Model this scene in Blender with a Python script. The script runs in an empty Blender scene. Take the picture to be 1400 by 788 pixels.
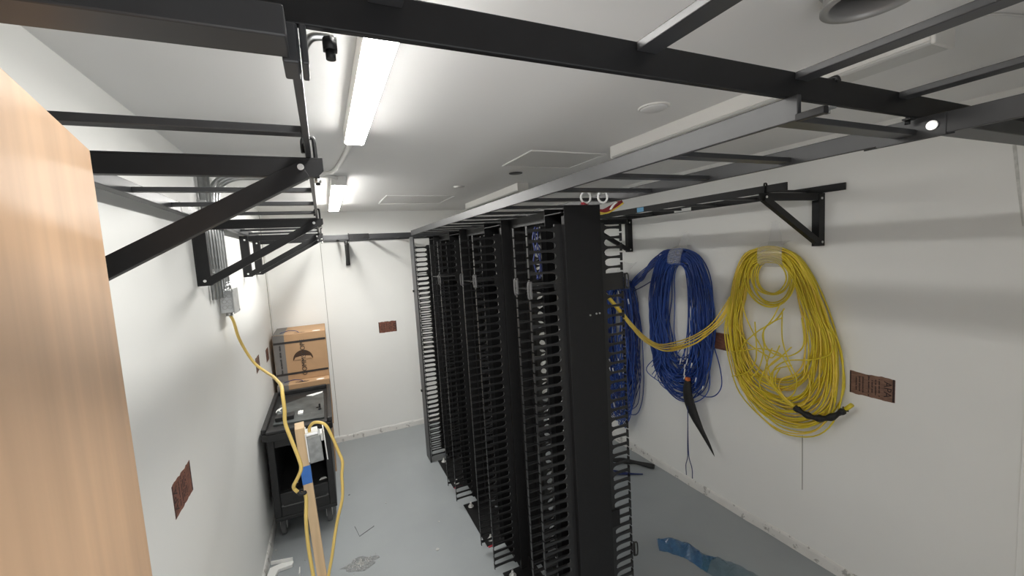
import bpy, bmesh, math, random
from mathutils import Vector, Matrix
C = bpy.context.scene.collection
R = math.radians
PI = math.pi

# ------------------------------------------------------------------ materials
def mat(name, col, rough=0.5, metal=0.0, spec=0.5, noise=0.0, nscale=8.0, bump=0.0, bscale=60.0, stretch=(1, 1, 1)):
    m = bpy.data.materials.new(name); m.use_nodes = True
    nt = m.node_tree; b = nt.nodes['Principled BSDF']
    b.inputs['Base Color'].default_value = (*col, 1)
    b.inputs['Roughness'].default_value = rough
    b.inputs['Metallic'].default_value = metal
    b.inputs['Specular IOR Level'].default_value = spec
    if noise or bump:
        tc = nt.nodes.new('ShaderNodeTexCoord'); mp = nt.nodes.new('ShaderNodeMapping')
        mp.inputs['Scale'].default_value = stretch
        nt.links.new(tc.outputs['Object'], mp.inputs['Vector'])
    if noise:
        n = nt.nodes.new('ShaderNodeTexNoise'); n.inputs['Scale'].default_value = nscale
        n.inputs['Detail'].default_value = 6
        r = nt.nodes.new('ShaderNodeValToRGB')
        r.color_ramp.elements[0].position = 0.3; r.color_ramp.elements[1].position = 0.7
        r.color_ramp.elements[0].color = (*[c * (1 - noise) for c in col], 1)
        r.color_ramp.elements[1].color = (*[min(1, c * (1 + noise)) for c in col], 1)
        nt.links.new(mp.outputs['Vector'], n.inputs['Vector'])
        nt.links.new(n.outputs['Fac'], r.inputs['Fac'])
        nt.links.new(r.outputs['Color'], b.inputs['Base Color'])
    if bump:
        n2 = nt.nodes.new('ShaderNodeTexNoise'); n2.inputs['Scale'].default_value = bscale
        n2.inputs['Detail'].default_value = 4
        bp = nt.nodes.new('ShaderNodeBump'); bp.inputs['Strength'].default_value = bump
        bp.inputs['Distance'].default_value = 0.004
        nt.links.new(mp.outputs['Vector'], n2.inputs['Vector'])
        nt.links.new(n2.outputs['Fac'], bp.inputs['Height'])
        nt.links.new(bp.outputs['Normal'], b.inputs['Normal'])
    return m

def specks(m, col, scale, thresh, amount=1.0):
    """small worn marks of another colour on a painted surface"""
    nt = m.node_tree; b = nt.nodes['Principled BSDF']
    tc = nt.nodes.new('ShaderNodeTexCoord')
    v = nt.nodes.new('ShaderNodeTexNoise'); v.inputs['Scale'].default_value = scale; v.inputs['Detail'].default_value = 8
    v.inputs['Roughness'].default_value = 0.7
    r = nt.nodes.new('ShaderNodeValToRGB')
    r.color_ramp.elements[0].position = thresh; r.color_ramp.elements[0].color = (0, 0, 0, 1)
    r.color_ramp.elements[1].position = min(1, thresh + 0.05); r.color_ramp.elements[1].color = (amount,) * 3 + (1,)
    mx = nt.nodes.new('ShaderNodeMix'); mx.data_type = 'RGBA'
    old = b.inputs['Base Color']
    if old.links:
        src = old.links[0].from_socket; nt.links.new(src, mx.inputs[6])
    else:
        mx.inputs[6].default_value = old.default_value
    mx.inputs[7].default_value = (*col, 1)
    nt.links.new(tc.outputs['Object'], v.inputs['Vector']); nt.links.new(v.outputs['Fac'], r.inputs['Fac'])
    nt.links.new(r.outputs['Color'], mx.inputs[0]); nt.links.new(mx.outputs[2], b.inputs['Base Color'])
    return m

M = {}
M['wall'] = mat('white_wall_paint', (0.835, 0.835, 0.81), 0.55, noise=0.02, nscale=1.4, bump=0.05, bscale=40)
specks(M['wall'], (0.55, 0.53, 0.49), 5.5, 0.735, 0.6)
M['ceil'] = mat('ceiling_paint', (0.80, 0.795, 0.785), 0.7, noise=0.02, nscale=1.0, bump=0.03)
M['hatch'] = mat('ceiling_panel_paint', (0.72, 0.715, 0.705), 0.7)
M['floor'] = mat('grey_floor_paint', (0.315, 0.338, 0.348), 0.42, noise=0.05, nscale=2.2, bump=0.02, bscale=25)
specks(M['floor'], (0.47, 0.49, 0.48), 9.0, 0.72, 0.5)
M['base'] = mat('baseboard_paint', (0.72, 0.71, 0.68), 0.5, noise=0.05, nscale=9)
specks(M['base'], (0.30, 0.29, 0.27), 14.0, 0.56, 0.8)
M['seam'] = mat('wall_seam', (0.33, 0.32, 0.29), 0.8)
M['stain'] = mat('grey_stain', (0.60, 0.60, 0.57), 0.7, noise=0.15, nscale=60)
M['trim'] = mat('white_trim_paint', (0.86, 0.86, 0.83), 0.45)
M['black'] = mat('black_powder_coat', (0.010, 0.010, 0.0105), 0.45, spec=0.28, noise=0.1, nscale=40)
M['steel_black'] = mat('black_ladder_paint', (0.030, 0.031, 0.033), 0.40, spec=0.5, noise=0.08, nscale=20)
M['plastic'] = mat('black_rack_plastic', (0.013, 0.013, 0.0135), 0.34, spec=0.55)
M['cart'] = mat('black_moulded_plastic', (0.016, 0.016, 0.0165), 0.5, spec=0.45, noise=0.2, nscale=30, bump=0.1, bscale=160)
M['cartdust'] = mat('dusty_grey_sheet', (0.075, 0.083, 0.083), 0.45, noise=0.45, nscale=14)
specks(M['cartdust'], (0.35, 0.36, 0.35), 18, 0.66, 0.7)
M['rubber_litlatch'] = mat('grey_rubber_and_lit_latch', (0.10, 0.10, 0.10), 0.7)
M['zinc'] = mat('zinc_plate', (0.62, 0.62, 0.60), 0.32, metal=1.0)
M['galv'] = mat('galvanised_steel', (0.50, 0.51, 0.51), 0.38, metal=0.85, noise=0.12, nscale=25)
M['galvdull'] = mat('dull_galvanised_steel', (0.27, 0.28, 0.275), 0.5, metal=0.5, noise=0.2, nscale=40)
M['bolt'] = mat('white_zinc_bolt', (0.80, 0.80, 0.78), 0.3, metal=0.6)
M['ply'] = mat('door_wood_veneer', (0.56, 0.365, 0.225), 0.42, noise=0.13, nscale=3.0, stretch=(6, 6, 0.45))
M['plyedge'] = mat('door_edge_wood', (0.60, 0.42, 0.28), 0.5, noise=0.1, nscale=6, stretch=(3, 3, 0.4))
M['stud'] = mat('pine_stud', (0.62, 0.45, 0.27), 0.6, noise=0.12, nscale=5, stretch=(8, 8, 0.6))
M['tape'] = mat('blue_tape', (0.035, 0.15, 0.48), 0.55, noise=0.08, nscale=30)
M['card'] = mat('brown_cardboard', (0.42, 0.26, 0.14), 0.75, noise=0.05, nscale=10)
M['cardgrey'] = mat('grey_printed_cardboard', (0.17, 0.16, 0.15), 0.7, noise=0.05, nscale=10)
M['ink'] = mat('black_ink', (0.025, 0.02, 0.018), 0.6)
M['greyink'] = mat('faded_ink', (0.07, 0.05, 0.04), 0.7)
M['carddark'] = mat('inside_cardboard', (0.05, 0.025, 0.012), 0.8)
M['label'] = mat('white_paper_label', (0.80, 0.80, 0.78), 0.6)
M['bluelabel'] = mat('blue_paper_label', (0.16, 0.42, 0.66), 0.5)
M['stamp'] = mat('bare_red_brown_plywood', (0.175, 0.070, 0.046), 0.75, noise=0.35, nscale=26, stretch=(1, 1, 4))
M['stampb'] = mat('bare_brown_plywood', (0.19, 0.105, 0.072), 0.75, noise=0.3, nscale=30, stretch=(1, 1, 4))
M['stampink'] = mat('stamp_ink', (0.028, 0.014, 0.014), 0.8)
M['yellow'] = mat('yellow_cable_jacket', (0.72, 0.575, 0.035), 0.36, noise=0.10, nscale=5)
M['yellow2'] = mat('bright_yellow_cable_jacket', (0.82, 0.60, 0.08), 0.36)
M['cord'] = mat('yellow_cord_jacket', (0.76, 0.55, 0.16), 0.45, noise=0.06, nscale=12)
M['blue'] = mat('blue_cable_jacket', (0.018, 0.056, 0.27), 0.33, noise=0.2, nscale=6)
M['blue2'] = mat('mid_blue_cable_jacket', (0.030, 0.088, 0.37), 0.32)
M['navy'] = mat('navy_cable_jacket', (0.016, 0.028, 0.13), 0.4)
M['sleeve'] = mat('black_mesh_sleeve', (0.012, 0.012, 0.012), 0.6, bump=0.4, bscale=300)
M['orange'] = mat('orange_tag', (0.75, 0.20, 0.06), 0.5)
M['red'] = mat('red_jacket', (0.32, 0.03, 0.045), 0.4)
M['white'] = mat('white_plastic', (0.82, 0.82, 0.80), 0.4)
M['fixture'] = mat('white_fixture_enamel', (0.80, 0.79, 0.76), 0.4)
M['offlens'] = mat('unlit_acrylic_lens', (0.58, 0.58, 0.56), 0.35)
M['duct'] = mat('duct_metal', (0.36, 0.355, 0.345), 0.4, metal=0.35)
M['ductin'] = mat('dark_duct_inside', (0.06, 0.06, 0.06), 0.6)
M['crumb'] = mat('plaster_crumb', (0.45, 0.45, 0.43), 0.8, noise=0.3, nscale=50)
M['dirt'] = mat('grey_dust', (0.22, 0.23, 0.23), 0.85, noise=0.3, nscale=60)

def film(name, col, alpha, rough=0.15):
    m = bpy.data.materials.new(name); m.use_nodes = True
    nt = m.node_tree; b = nt.nodes['Principled BSDF']
    b.inputs['Base Color'].default_value = (*col, 1); b.inputs['Roughness'].default_value = rough
    b.inputs['Alpha'].default_value = alpha; b.inputs['Specular IOR Level'].default_value = 0.6
    return m
M['film'] = film('clear_plastic_film', (0.75, 0.76, 0.78), 0.25)
M['filmband'] = film('milky_plastic_band', (0.72, 0.73, 0.74), 0.30)
M['bag'] = film('blue_plastic_film', (0.025, 0.15, 0.34), 0.62, 0.12)
M['bagclear'] = film('pale_blue_plastic_film', (0.08, 0.20, 0.28), 0.45, 0.12)

LAMP = 23.0
m = bpy.data.materials.new('lit_lens'); m.use_nodes = True
nt = m.node_tree; nt.nodes.clear()
e = nt.nodes.new('ShaderNodeEmission'); e.inputs['Color'].default_value = (1.0, 0.985, 0.945, 1); e.inputs['Strength'].default_value = LAMP
o = nt.nodes.new('ShaderNodeOutputMaterial'); nt.links.new(e.outputs[0], o.inputs[0]); M['lit'] = m
m2_ = m.copy(); m2_.name = 'lit_lens_far'; m2_.node_tree.nodes['Emission'].inputs['Strength'].default_value = 38.0; M['litfar'] = m2_

# ------------------------------------------------------------------ mesh helpers
def new(): return bmesh.new()
def box(bm, x0, x1, y0, y1, z0, z1, T=None):
    vs = [bm.verts.new((x, y, z)) for z in (z0, z1) for x, y in ((x0, y0), (x1, y0), (x1, y1), (x0, y1))]
    for f in ((3, 2, 1, 0), (4, 5, 6, 7), (0, 1, 5, 4), (1, 2, 6, 5), (2, 3, 7, 6), (3, 0, 4, 7)):
        bm.faces.new([vs[i] for i in f])
    if T is not None:
        for v in vs: v.co = T @ v.co
    return vs
def prism(bm, pts, a0, a1, axis='y', T=None):
    """extrude a 2D outline; axis y: pts are (x,z); axis x: pts are (y,z); axis z: pts are (x,y)"""
    def P(p, a):
        if axis == 'y': return (p[0], a, p[1])
        if axis == 'x': return (a, p[0], p[1])
        return (p[0], p[1], a)
    A = [bm.verts.new(P(p, a0)) for p in pts]; B = [bm.verts.new(P(p, a1)) for p in pts]
    n = len(pts)
    f1 = bm.faces.new(A); f2 = bm.faces.new(list(reversed(B)))
    for i in range(n):
        bm.faces.new((A[i], B[i], B[(i + 1) % n], A[(i + 1) % n]))
    if T is not None:
        for v in A + B: v.co = T @ v.co
def bar(bm, p, q, w, h, up=(0, 0, 1)):
    """rectangular bar from p to q: w sideways, h along up"""
    p = Vector(p); q = Vector(q); d = (q - p).normalized(); u = Vector(up)
    s = d.cross(u).normalized(); u = s.cross(d).normalized()
    vs = []
    for c in (p, q):
        for a, b in ((-1, -1), (1, -1), (1, 1), (-1, 1)):
            vs.append(bm.verts.new(c + s * a * w / 2 + u * b * h / 2))
    for f in ((3, 2, 1, 0), (4, 5, 6, 7), (0, 1, 5, 4), (1, 2, 6, 5), (2, 3, 7, 6), (3, 0, 4, 7)):
        bm.faces.new([vs[i] for i in f])
def smooth_pts(pts, sub=6, closed=False):
    P = [Vector(p) for p in pts]; n = len(P); out = []
    rng = range(n) if closed else range(n - 1)
    for i in rng:
        if closed: a, b, c, d = P[(i - 1) % n], P[i], P[(i + 1) % n], P[(i + 2) % n]
        else: a, b, c, d = P[max(i - 1, 0)], P[i], P[i + 1], P[min(i + 2, n - 1)]
        for k in range(sub):
            t = k / sub
            out.append(0.5 * ((2 * b) + (c - a) * t + (2 * a - 5 * b + 4 * c - d) * t * t + (3 * b - a - 3 * c + d) * t ** 3))
    if not closed: out.append(P[-1].copy())
    return out
def tube(bm, pts, r, seg=6, closed=False, flat=1.0):
    P = [Vector(p) for p in pts]; n = len(P)
    rad = r if isinstance(r, (list, tuple)) else [r] * n
    tang = []
    for i in range(n):
        a = P[(i - 1) % n] if (closed or i > 0) else P[0]
        b = P[(i + 1) % n] if (closed or i < n - 1) else P[-1]
        t = b - a
        tang.append(t.normalized() if t.length > 1e-9 else Vector((0, 0, 1)))
    t0 = tang[0]; ref = Vector((0, 0, 1)) if abs(t0.z) < 0.9 else Vector((1, 0, 0))
    nrm = t0.cross(ref).normalized(); rings = []
    for i in range(n):
        t = tang[i]; nrm = (nrm - t * nrm.dot(t))
        nrm = nrm.normalized() if nrm.length > 1e-6 else t.orthogonal().normalized()
        bn = t.cross(nrm)
        rings.append([bm.verts.new(P[i] + (nrm * math.cos(2 * PI * k / seg) + bn * math.sin(2 * PI * k / seg) * flat) * rad[i]) for k in range(seg)])
    m = n if closed else n - 1
    for i in range(m):
        A, B = rings[i], rings[(i + 1) % n]
        off = 0
        if closed and i == n - 1:   # best ring rotation for the closing strip
            off = min(range(seg), key=lambda o: sum((A[k].co - B[(k + o) % seg].co).length for k in range(seg)))
        for k in range(seg):
            f = bm.faces.new((A[k], A[(k + 1) % seg], B[(k + 1 + off) % seg], B[(k + off) % seg])); f.smooth = True
    if not closed:
        bm.faces.new(list(reversed(rings[0]))); bm.faces.new(rings[-1])
def cyl(bm, p, q, r, seg=16, r2=None): tube(bm, [p, q], [r, r if r2 is None else r2], seg)
def lathe(bm, prof, centre, seg=32):
    """closed surface of revolution about z: prof list of (r,z)"""
    cx, cy, cz = centre; rings = []
    for r, z in prof:
        rings.append([bm.verts.new((cx + r * math.cos(2 * PI * k / seg), cy + r * math.sin(2 * PI * k / seg), cz + z)) for k in range(seg)])
    for A, B in zip(rings, rings[1:]):
        for k in range(seg):
            f = bm.faces.new((A[k], A[(k + 1) % seg], B[(k + 1) % seg], B[k])); f.smooth = True
    return rings

def obj(name, bm, m, parent=None, bevel=0.0, loc=None):
    bmesh.ops.recalc_face_normals(bm, faces=bm.faces[:])
    me = bpy.data.meshes.new(name); bm.to_mesh(me); bm.free()
    o = bpy.data.objects.new(name, me); C.objects.link(o)
    if isinstance(m, str): m = M[m]
    me.materials.append(m)
    if parent is not None: o.parent = parent
    if bevel:
        md = o.modifiers.new('bevel', 'BEVEL'); md.width = bevel; md.segments = 2; md.limit_method = 'ANGLE'; md.angle_limit = R(40)
    if loc is not None: o.location = loc
    return o
def tag(o, label, cat, group=None, kind=None):
    o['label'] = label; o['category'] = cat
    if group: o['group'] = group
    if kind: o['kind'] = kind
    return o
def thing(name, label, cat, loc=(0, 0, 0), group=None):
    o = bpy.data.objects.new(name, None); C.objects.link(o); o.location = loc; o.empty_display_size = 0.05
    return tag(o, label, cat, group)
def part(name, bm, m, parent, bevel=0.0):
    """a part meshed in world coordinates under an unrotated empty"""
    o = obj(name, bm, m, parent, bevel)
    base = Vector((0, 0, 0)); p = parent
    while p is not None: base += p.location; p = p.parent
    o.data.transform(Matrix.Translation(-base))
    return o
def struct(name, bm, m, bevel=0.0):
    o = obj(name, bm, m, None, bevel); o['kind'] = 'structure'; return o
def copy_tree(o, parent=None):
    c = o.copy(); C.objects.link(c)
    c.parent = parent
    for ch in list(o.children): copy_tree(ch, c)
    return c
def text(name, s, size, m, parent, mtx, extrude=0.0006, align='CENTER'):
    cu = bpy.data.curves.new(name, 'FONT'); cu.body = s; cu.size = size; cu.align_x = align; cu.align_y = 'CENTER'; cu.extrude = extrude
    tmp = bpy.data.objects.new(name, cu); C.objects.link(tmp)
    dg = bpy.context.evaluated_depsgraph_get(); dg.update()
    me = bpy.data.meshes.new_from_object(tmp.evaluated_get(dg))
    bpy.data.objects.remove(tmp); bpy.data.curves.remove(cu)
    o = bpy.data.objects.new(name, me); C.objects.link(o)
    me.materials.clear(); me.materials.append(M[m])
    base = Vector((0, 0, 0)); p = parent
    while p is not None: base += p.location; p = p.parent
    me.transform(Matrix.Translation(-base) @ mtx); o.parent = parent
    return o
def ink_line(name, length, size, m, parent, mtx, seed=1):
    """a row of small illegible printed marks, centred on the frame"""
    rnd_ = random.Random(seed); b = new(); x = -length / 2
    while x < length / 2:
        w_ = size * rnd_.uniform(.35, .75)
        if rnd_.random() > .14: box(b, x, x + w_ * .8, -size * .36, size * rnd_.uniform(.15, .36), 0, .0004, mtx)
        x += w_
    return part(name, b, m, parent)
def frame(origin, xdir, ydir):
    x = Vector(xdir).normalized(); y = Vector(ydir).normalized(); z = x.cross(y)
    m = Matrix((x, y, z)).transposed().to_4x4(); m.translation = Vector(origin); return m

# ------------------------------------------------------------------ room
XL, XR, YB, YF, ZC = -0.512, 2.51, 4.76, -0.10, 2.466
b = new(); box(b, XL - .1, XR + .1, YF - .1, YB + .1, -.1, 0); struct('floor', b, 'floor')
b = new(); box(b, XL - .1, XR + .1, YF - .1, YB + .1, ZC, ZC + .1); struct('ceiling', b, 'ceil')
b = new(); box(b, XL - .1, XL, YF - .1, YB + .1, 0, ZC); struct('wall_left', b, 'wall')
b = new(); box(b, XR, XR + .1, YF - .1, YB + .1, 0, ZC); struct('wall_right', b, 'wall')
b = new(); box(b, XL, XR, YB, YB + .1, 0, ZC); struct('wall_back', b, 'wall')
b = new()   # front wall with the doorway the picture is taken from
box(b, XL, -0.16, YF - .1, YF, 0, ZC); box(b, 0.80, XR, YF - .1, YF, 0, ZC); box(b, -0.16, 0.80, YF - .1, YF, 2.16, ZC)
struct('wall_front', b, 'wall')
def baseboard(name, axis, pos, a0, a1, sgn):
    bm = new(); rnd = random.Random(hash(axis) % 7 + 3)
    n = int((a1 - a0) / 0.12); prof = []
    A = []
    for i in range(n + 1):
        t = a0 + (a1 - a0) * i / n; w = 0.010 + rnd.uniform(-.003, .003); h = 0.062 + rnd.uniform(-.006, .006)
        row = []
        for (dw, z) in ((0, h + .004), (w * .5, h), (w, h - .012), (w + rnd.uniform(0, .006), 0.0)):
            row.append(bm.verts.new((pos + sgn * dw, t, z) if axis == 'y' else (t, pos + sgn * dw, z)))
        row.append(bm.verts.new((pos, t, 0) if axis == 'y' else (t, pos, 0)))
        A.append(row)
    for r0, r1 in zip(A, A[1:]):
        for k in range(5):
            bm.faces.new((r0[k], r0[(k + 1) % 5], r1[(k + 1) % 5], r1[k]))
    bm.faces.new(A[0]); bm.faces.new(list(reversed(A[-1])))
    struct(name, bm, 'base')
baseboard('baseboard_right', 'y', XR, YF, YB, -1)
baseboard('baseboard_back', 'x', YB, XL, XR, -1)
baseboard('baseboard_left', 'y', XL, YF, YB, 1)
b = new(); box(b, XR - .022, XR, .30, .634, 0, 2.10); struct('trim_1', b, 'trim', .002)          # door casing at the right edge
b = new(); box(b, XL, XL + .004, 4.595, 4.603, .06, ZC); struct('trim_2', b, 'seam')              # panel joint in the left wall
b = new(); box(b, -.012, -.007, YB - .003, YB, .06, ZC); struct('trim_3', b, 'seam')              # panel joint in the back wall
b = new(); box(b, XR - .003, XR, 1.485, 1.4885, .41, .75); struct('trim_4', b, 'seam')            # panel joint below the yellow coil
b = new(); prism(b, [(.704, 2.25), (.694, 2.25), (.676, 2.07), (.664, 1.93), (.668, 1.93), (.685, 2.07)], XR - .002, XR, 'x'); struct('trim_5', b, 'stain')

# ------------------------------------------------------------------ door leaf, open into the room on the left
dx, dy = (-.231 + .289), (.504 - .802); L = math.hypot(dx, dy); ux, uy = dx / L, dy / L     # from free edge to hinge
nx, ny = uy, -ux                                                                           # away from the camera side
if nx > 0: nx, ny = -nx, -ny
E0 = (-.289, .802); LEN = .885; TH = .040
door = bpy.data.objects.new('door_1', None); C.objects.link(door); door.location = (E0[0] + ux * LEN, E0[1] + uy * LEN, 0)
door['kind'] = 'structure'
b = new()
c0 = E0; c1 = (E0[0] + ux * LEN, E0[1] + uy * LEN)
prism(b, [c0, c1, (c1[0] + nx * TH, c1[1] + ny * TH), (c0[0] + nx * TH, c0[1] + ny * TH)], .012, 2.134, 'z')
part('door_leaf', b, 'ply', door, .0015)
for hz in (.25, 1.07, 1.88):
    b = new(); cyl(b, (c1[0] - nx * .006, c1[1] - ny * .006, hz), (c1[0] - nx * .006, c1[1] - ny * .006, hz + .1), .007, 12); part('hinge', b, 'zinc', door)

# ------------------------------------------------------------------ cable ladders
Z0, Z1 = 2.165, 2.203
def rungs_for(t0, t1, step, first): 
    out = []; t = first
    while t < t1: out.append(t); t += step
    return out
def ladder(label, axis, a0, a1, r0, r1, z0, z1, th0, th1, rungs, stickers=()):
    """two rails at r0 and r1 (r = the across position of each rail's outer-low side), rungs between"""
    if axis == 'y': t = thing('cable_ladder', label, 'cable ladder', ((r0 + r1) / 2, (a0 + a1) / 2, z0), 'black overhead cable ladders')
    else: t = thing('cable_ladder', label, 'cable ladder', ((a0 + a1) / 2, (r0 + r1) / 2, z0), 'black overhead cable ladders')
    for (r, th) in ((r0, th0), (r1 - th1, th1)):
        e0, e1 = a0, a1
        b = new()
        if axis == 'y': box(b, r, r + th, e0, e1, z0, z1)
        else: box(b, e0, e1, r, r + th, z0, z1)
        part('rail', b, 'steel_black', t, .0018)
    zm = z0 + .016
    for p in rungs:
        b = new()
        if axis == 'y': box(b, r0 + th0, r1 - th1, p - .0127, p + .0127, zm - .0065, zm + .0065)
        else: box(b, p - .0127, p + .0127, r0 + th0, r1 - th1, zm - .0065, zm + .0065)
        part('rung', b, 'steel_black', t, .0015)
    return t
lad_left = ladder('cable ladder on brackets along the left wall, above the black cart', 'y', .50, 4.30, -.484, -.002, Z0, Z1, .030, .0105,
       [.82 + .327 * k for k in range(11)])
b = new(); box(b, -.4540, -.4525, 1.90, 1.99, Z0 + .004, Z0 + .030); part('sticker', b, 'label', lad_left)['label'] = 'small white sticker'
lad_rack = thing('cable_ladder', 'long cable ladder lying on top of the row of open racks', 'cable ladder', (1.047, 2.2, Z0 - .025), 'black overhead cable ladders')
b = new(); box(b, .800, .8105, .484, 4.10, 2.158, 2.2035); part('rail', b, 'steel_black', lad_rack, .0018)
b = new(); box(b, 1.285, 1.2955, -.05, 4.10, 2.158, 2.2035); part('rail', b, 'steel_black', lad_rack, .0018)
for k in range(13):
    y = .53 + .285 * k
    b = new(); box(b, .8105, 1.285, y - .019, y + .019, 2.166, 2.179); part('rung', b, 'steel_black', lad_rack, .0015)
b = new(); box(b, .798, .812, .440, .488, 2.1565, 2.169); part('clamp_plate', b, 'black', lad_rack, .001)
for (x, y) in ((1.2955, .535),):   # splice plates
    b = new(); sx = -.004 if x < 1 else 0
    box(b, x + sx, x + sx + .004, y - .085, y + .085, 2.155, 2.2038); part('splice_plate', b, 'steel_black', lad_rack, .001)
b = new(); cyl(b, (1.2785, .482, 2.180), (1.283, .482, 2.180), .0105, 16); part('bolt', b, 'bolt', lad_rack)
b = new(); box(b, 1.283, 1.285, .46, .588, 2.155, 2.2038); part('splice_plate', b, 'steel_black', lad_rack)
lad_cross = thing('cable_ladder', 'cable ladder crossing the room overhead nearest the viewer', 'cable ladder', (.9, .27, Z1), 'black overhead cable ladders')
b = new(); box(b, -.508, 2.505, .5035, .514, Z1 + .001, Z1 + .049); part('rail', b, 'black', lad_cross, .0018)
b = new(); box(b, -.508, 2.505, .030, .0405, Z1 + .001, Z1 + .049); part('rail', b, 'black', lad_cross, .0018)
for x in (-.27, .09, .470, .842, 1.205, 1.57, 1.93, 2.29):
    b = new(); box(b, x - .019, x + .019, .0405, .5035, Z1 + .035, Z1 + .048); part('rung', b, 'steel_black', lad_cross, .0015)
lad_right = thing('cable_ladder', 'cable ladder on the right wall above the hanging blue and yellow cable coils', 'cable ladder', (2.28, 2.9, Z0), 'black overhead cable ladders')
b = new(); box(b, 2.052, 2.0625, 1.293, 4.28, Z0, Z1); part('rail', b, 'black', lad_right, .0018)
b = new(); box(b, 2.490, 2.5005, 1.270, 4.28, Z0, Z1); part('rail', b, 'black', lad_right, .0018)
for k in range(10):
    y = 1.46 + .30 * k
    b = new(); box(b, 2.0625, 2.490, y - .0127, y + .0127, Z0 + .012, Z0 + .025); part('rung', b, 'steel_black', lad_right, .0015)
b = new(); box(b, 2.0505, 2.052, 2.27, 2.335, Z0 + .004, Z1 - .004); part('sticker', b, 'bluelabel', lad_right)['label'] = 'small light blue sticker'
b = new(); box(b, 2.4885, 2.490, 2.26, 2.42, Z0 + .002, Z1 - .012); part('sticker', b, 'label', lad_right)['label'] = 'white sticker on the wall side rail'
lad_back = thing('cable_ladder', 'cable ladder spanning the back wall between the left ladder and the racks', 'cable ladder', (.6, 4.5, Z0), 'black overhead cable ladders')
b = new(); box(b, .02, 2.05, 4.300, 4.3105, Z0 - .012, Z1 - .004); part('rail', b, 'steel_black', lad_back, .0018)
b = new(); box(b, .02, 2.05, 4.735, 4.7455, Z0 - .012, Z1 - .004); part('rail', b, 'steel_black', lad_back, .0018)
for k in range(7):
    x = .16 + .30 * k
    b = new(); box(b, x - .0127, x + .0127, 4.3105, 4.735, Z0, Z0 + .013); part('rung', b, 'steel_black', lad_back, .0015)
b = new(); box(b, .25, .43, 4.294, 4.300, Z0 - .016, Z1); cyl(b, (.29, 4.288, Z0 + .012), (.29, 4.294, Z0 + .012), .008, 10); cyl(b, (.39, 4.288, Z0 + .012), (.39, 4.294, Z0 + .012), .008, 10)
part('splice_plate', b, 'black', lad_back, .001)

def jbolt(parent, x, y, ztop, zbot, dx=0.02, dy=0.0, r=.0042):
    """hook bolt over a rail; dx/dy: side the hook bends to"""
    pts = [(x, y, zbot), (x, y, ztop - .006), (x + dx * .25, y + dy * .25, ztop + .004), (x + dx * .75, y + dy * .75, ztop + .004), (x + dx, y + dy, ztop - .006), (x + dx, y + dy, ztop - .028)]
    b = new(); tube(b, smooth_pts(pts, 4), r, 8); part('hook_bolt', b, 'black', parent)
    b = new(); cyl(b, (x, y, zbot + .004), (x, y, zbot + .012), .0085, 6); part('nut', b, 'zinc', parent)

# wall brackets: post, arm, brace, bolts
def bracket(label, wall, pos, w=.038, arm=.53, post=(1.878, 2.126), za=(2.126, 2.164), jb=None):
    """pos: y on side walls (near face of bracket) or x on the back wall"""
    loc = {'L': (XL, pos, post[0]), 'R': (XR, pos, post[0]), 'B': (pos, YB, post[0])}[wall]
    t = thing('wall_bracket', label, 'bracket', loc, 'black triangular ladder brackets')
    def W(d, s, z):     # distance from wall, sideways, height
        if wall == 'L': return (XL + d, pos + s, z)
        if wall == 'R': return (XR - d, pos + s, z)
        return (pos + s, YB - d, z)
    def slab(bm, pts, s0, s1):
        A = [bm.verts.new(W(d, s0, z)) for d, z in pts]; B = [bm.verts.new(W(d, s1, z)) for d, z in pts]
        bm.faces.new(A); bm.faces.new(list(reversed(B))); n = len(pts)
        for i in range(n): bm.faces.new((A[i], B[i], B[(i + 1) % n], A[(i + 1) % n]))
    th = .004
    b = new()   # post: channel of a web and a wall flange
    slab(b, [(.006, post[0]), (.052, post[0]), (.052, za[1]), (.006, za[1])], 0, th)
    slab(b, [(0, post[0]), (.006, post[0]), (.006, za[1]), (0, za[1])], 0, w)
    slab(b, [(.048, post[0]), (.052, post[0]), (.052, za[0]), (.048, za[0])], th, w)
    part('post', b, 'black', t, .0008)
    b = new()   # arm: angle with a web and a top flange, end cut at a slant
    slab(b, [(.052, za[0]), (arm - .012, za[0]), (arm, za[0] + .012), (arm, za[1] - .004), (.052, za[1] - .004)], th, th + .004)
    slab(b, [(.052, za[1] - .004), (arm, za[1] - .004), (arm, za[1]), (.052, za[1])], th, w)
    slab(b, [(.052, za[0]), (arm - .012, za[0]), (arm - .012, za[0] + .003), (.052, za[0] + .003)], th + .004, w * .6)
    part('arm', b, 'black', t, .0008)
    # brace from the bottom of the post to the arm tip, in front of both
    b = new(); h = .034
    p0 = (.045, post[0] + .018); p1 = (arm - .035, za[0] + .014)
    dx_, dz_ = p1[0] - p0[0], p1[1] - p0[1]; l = math.hypot(dx_, dz_); px_, pz_ = -dz_ / l * h / 2, dx_ / l * h / 2
    slab(b, [(p0[0] - px_ * 1, p0[1] - pz_), (p1[0] - px_, p1[1] - pz_), (p1[0] + px_, p1[1] + pz_), (p0[0] + px_, p0[1] + pz_)], -.004, 0)
    slab(b, [(p0[0] - px_, p0[1] - pz_), (p1[0] - px_, p1[1] - pz_), (p1[0] - px_ * .8, p1[1] - pz_ * .8), (p0[0] - px_ * .8, p0[1] - pz_ * .8)], 0, w * .55)
    part('brace', b, 'black', t, .0008)
    for (d, z) in ((.030, post[0] + .022), (p1[0] - .006, p1[1] + .003)):
        b = new(); cyl(b, W(d, -.004, z), W(d, -.0075, z), .0062, 12); part('bolt', b, 'bolt', t)
    b = new(); cyl(b, W(.030, 0, post[1] + .010), W(.030, -.004, post[1] + .010), .006, 12); part('bolt', b, 'bolt', t)
    return t
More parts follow.
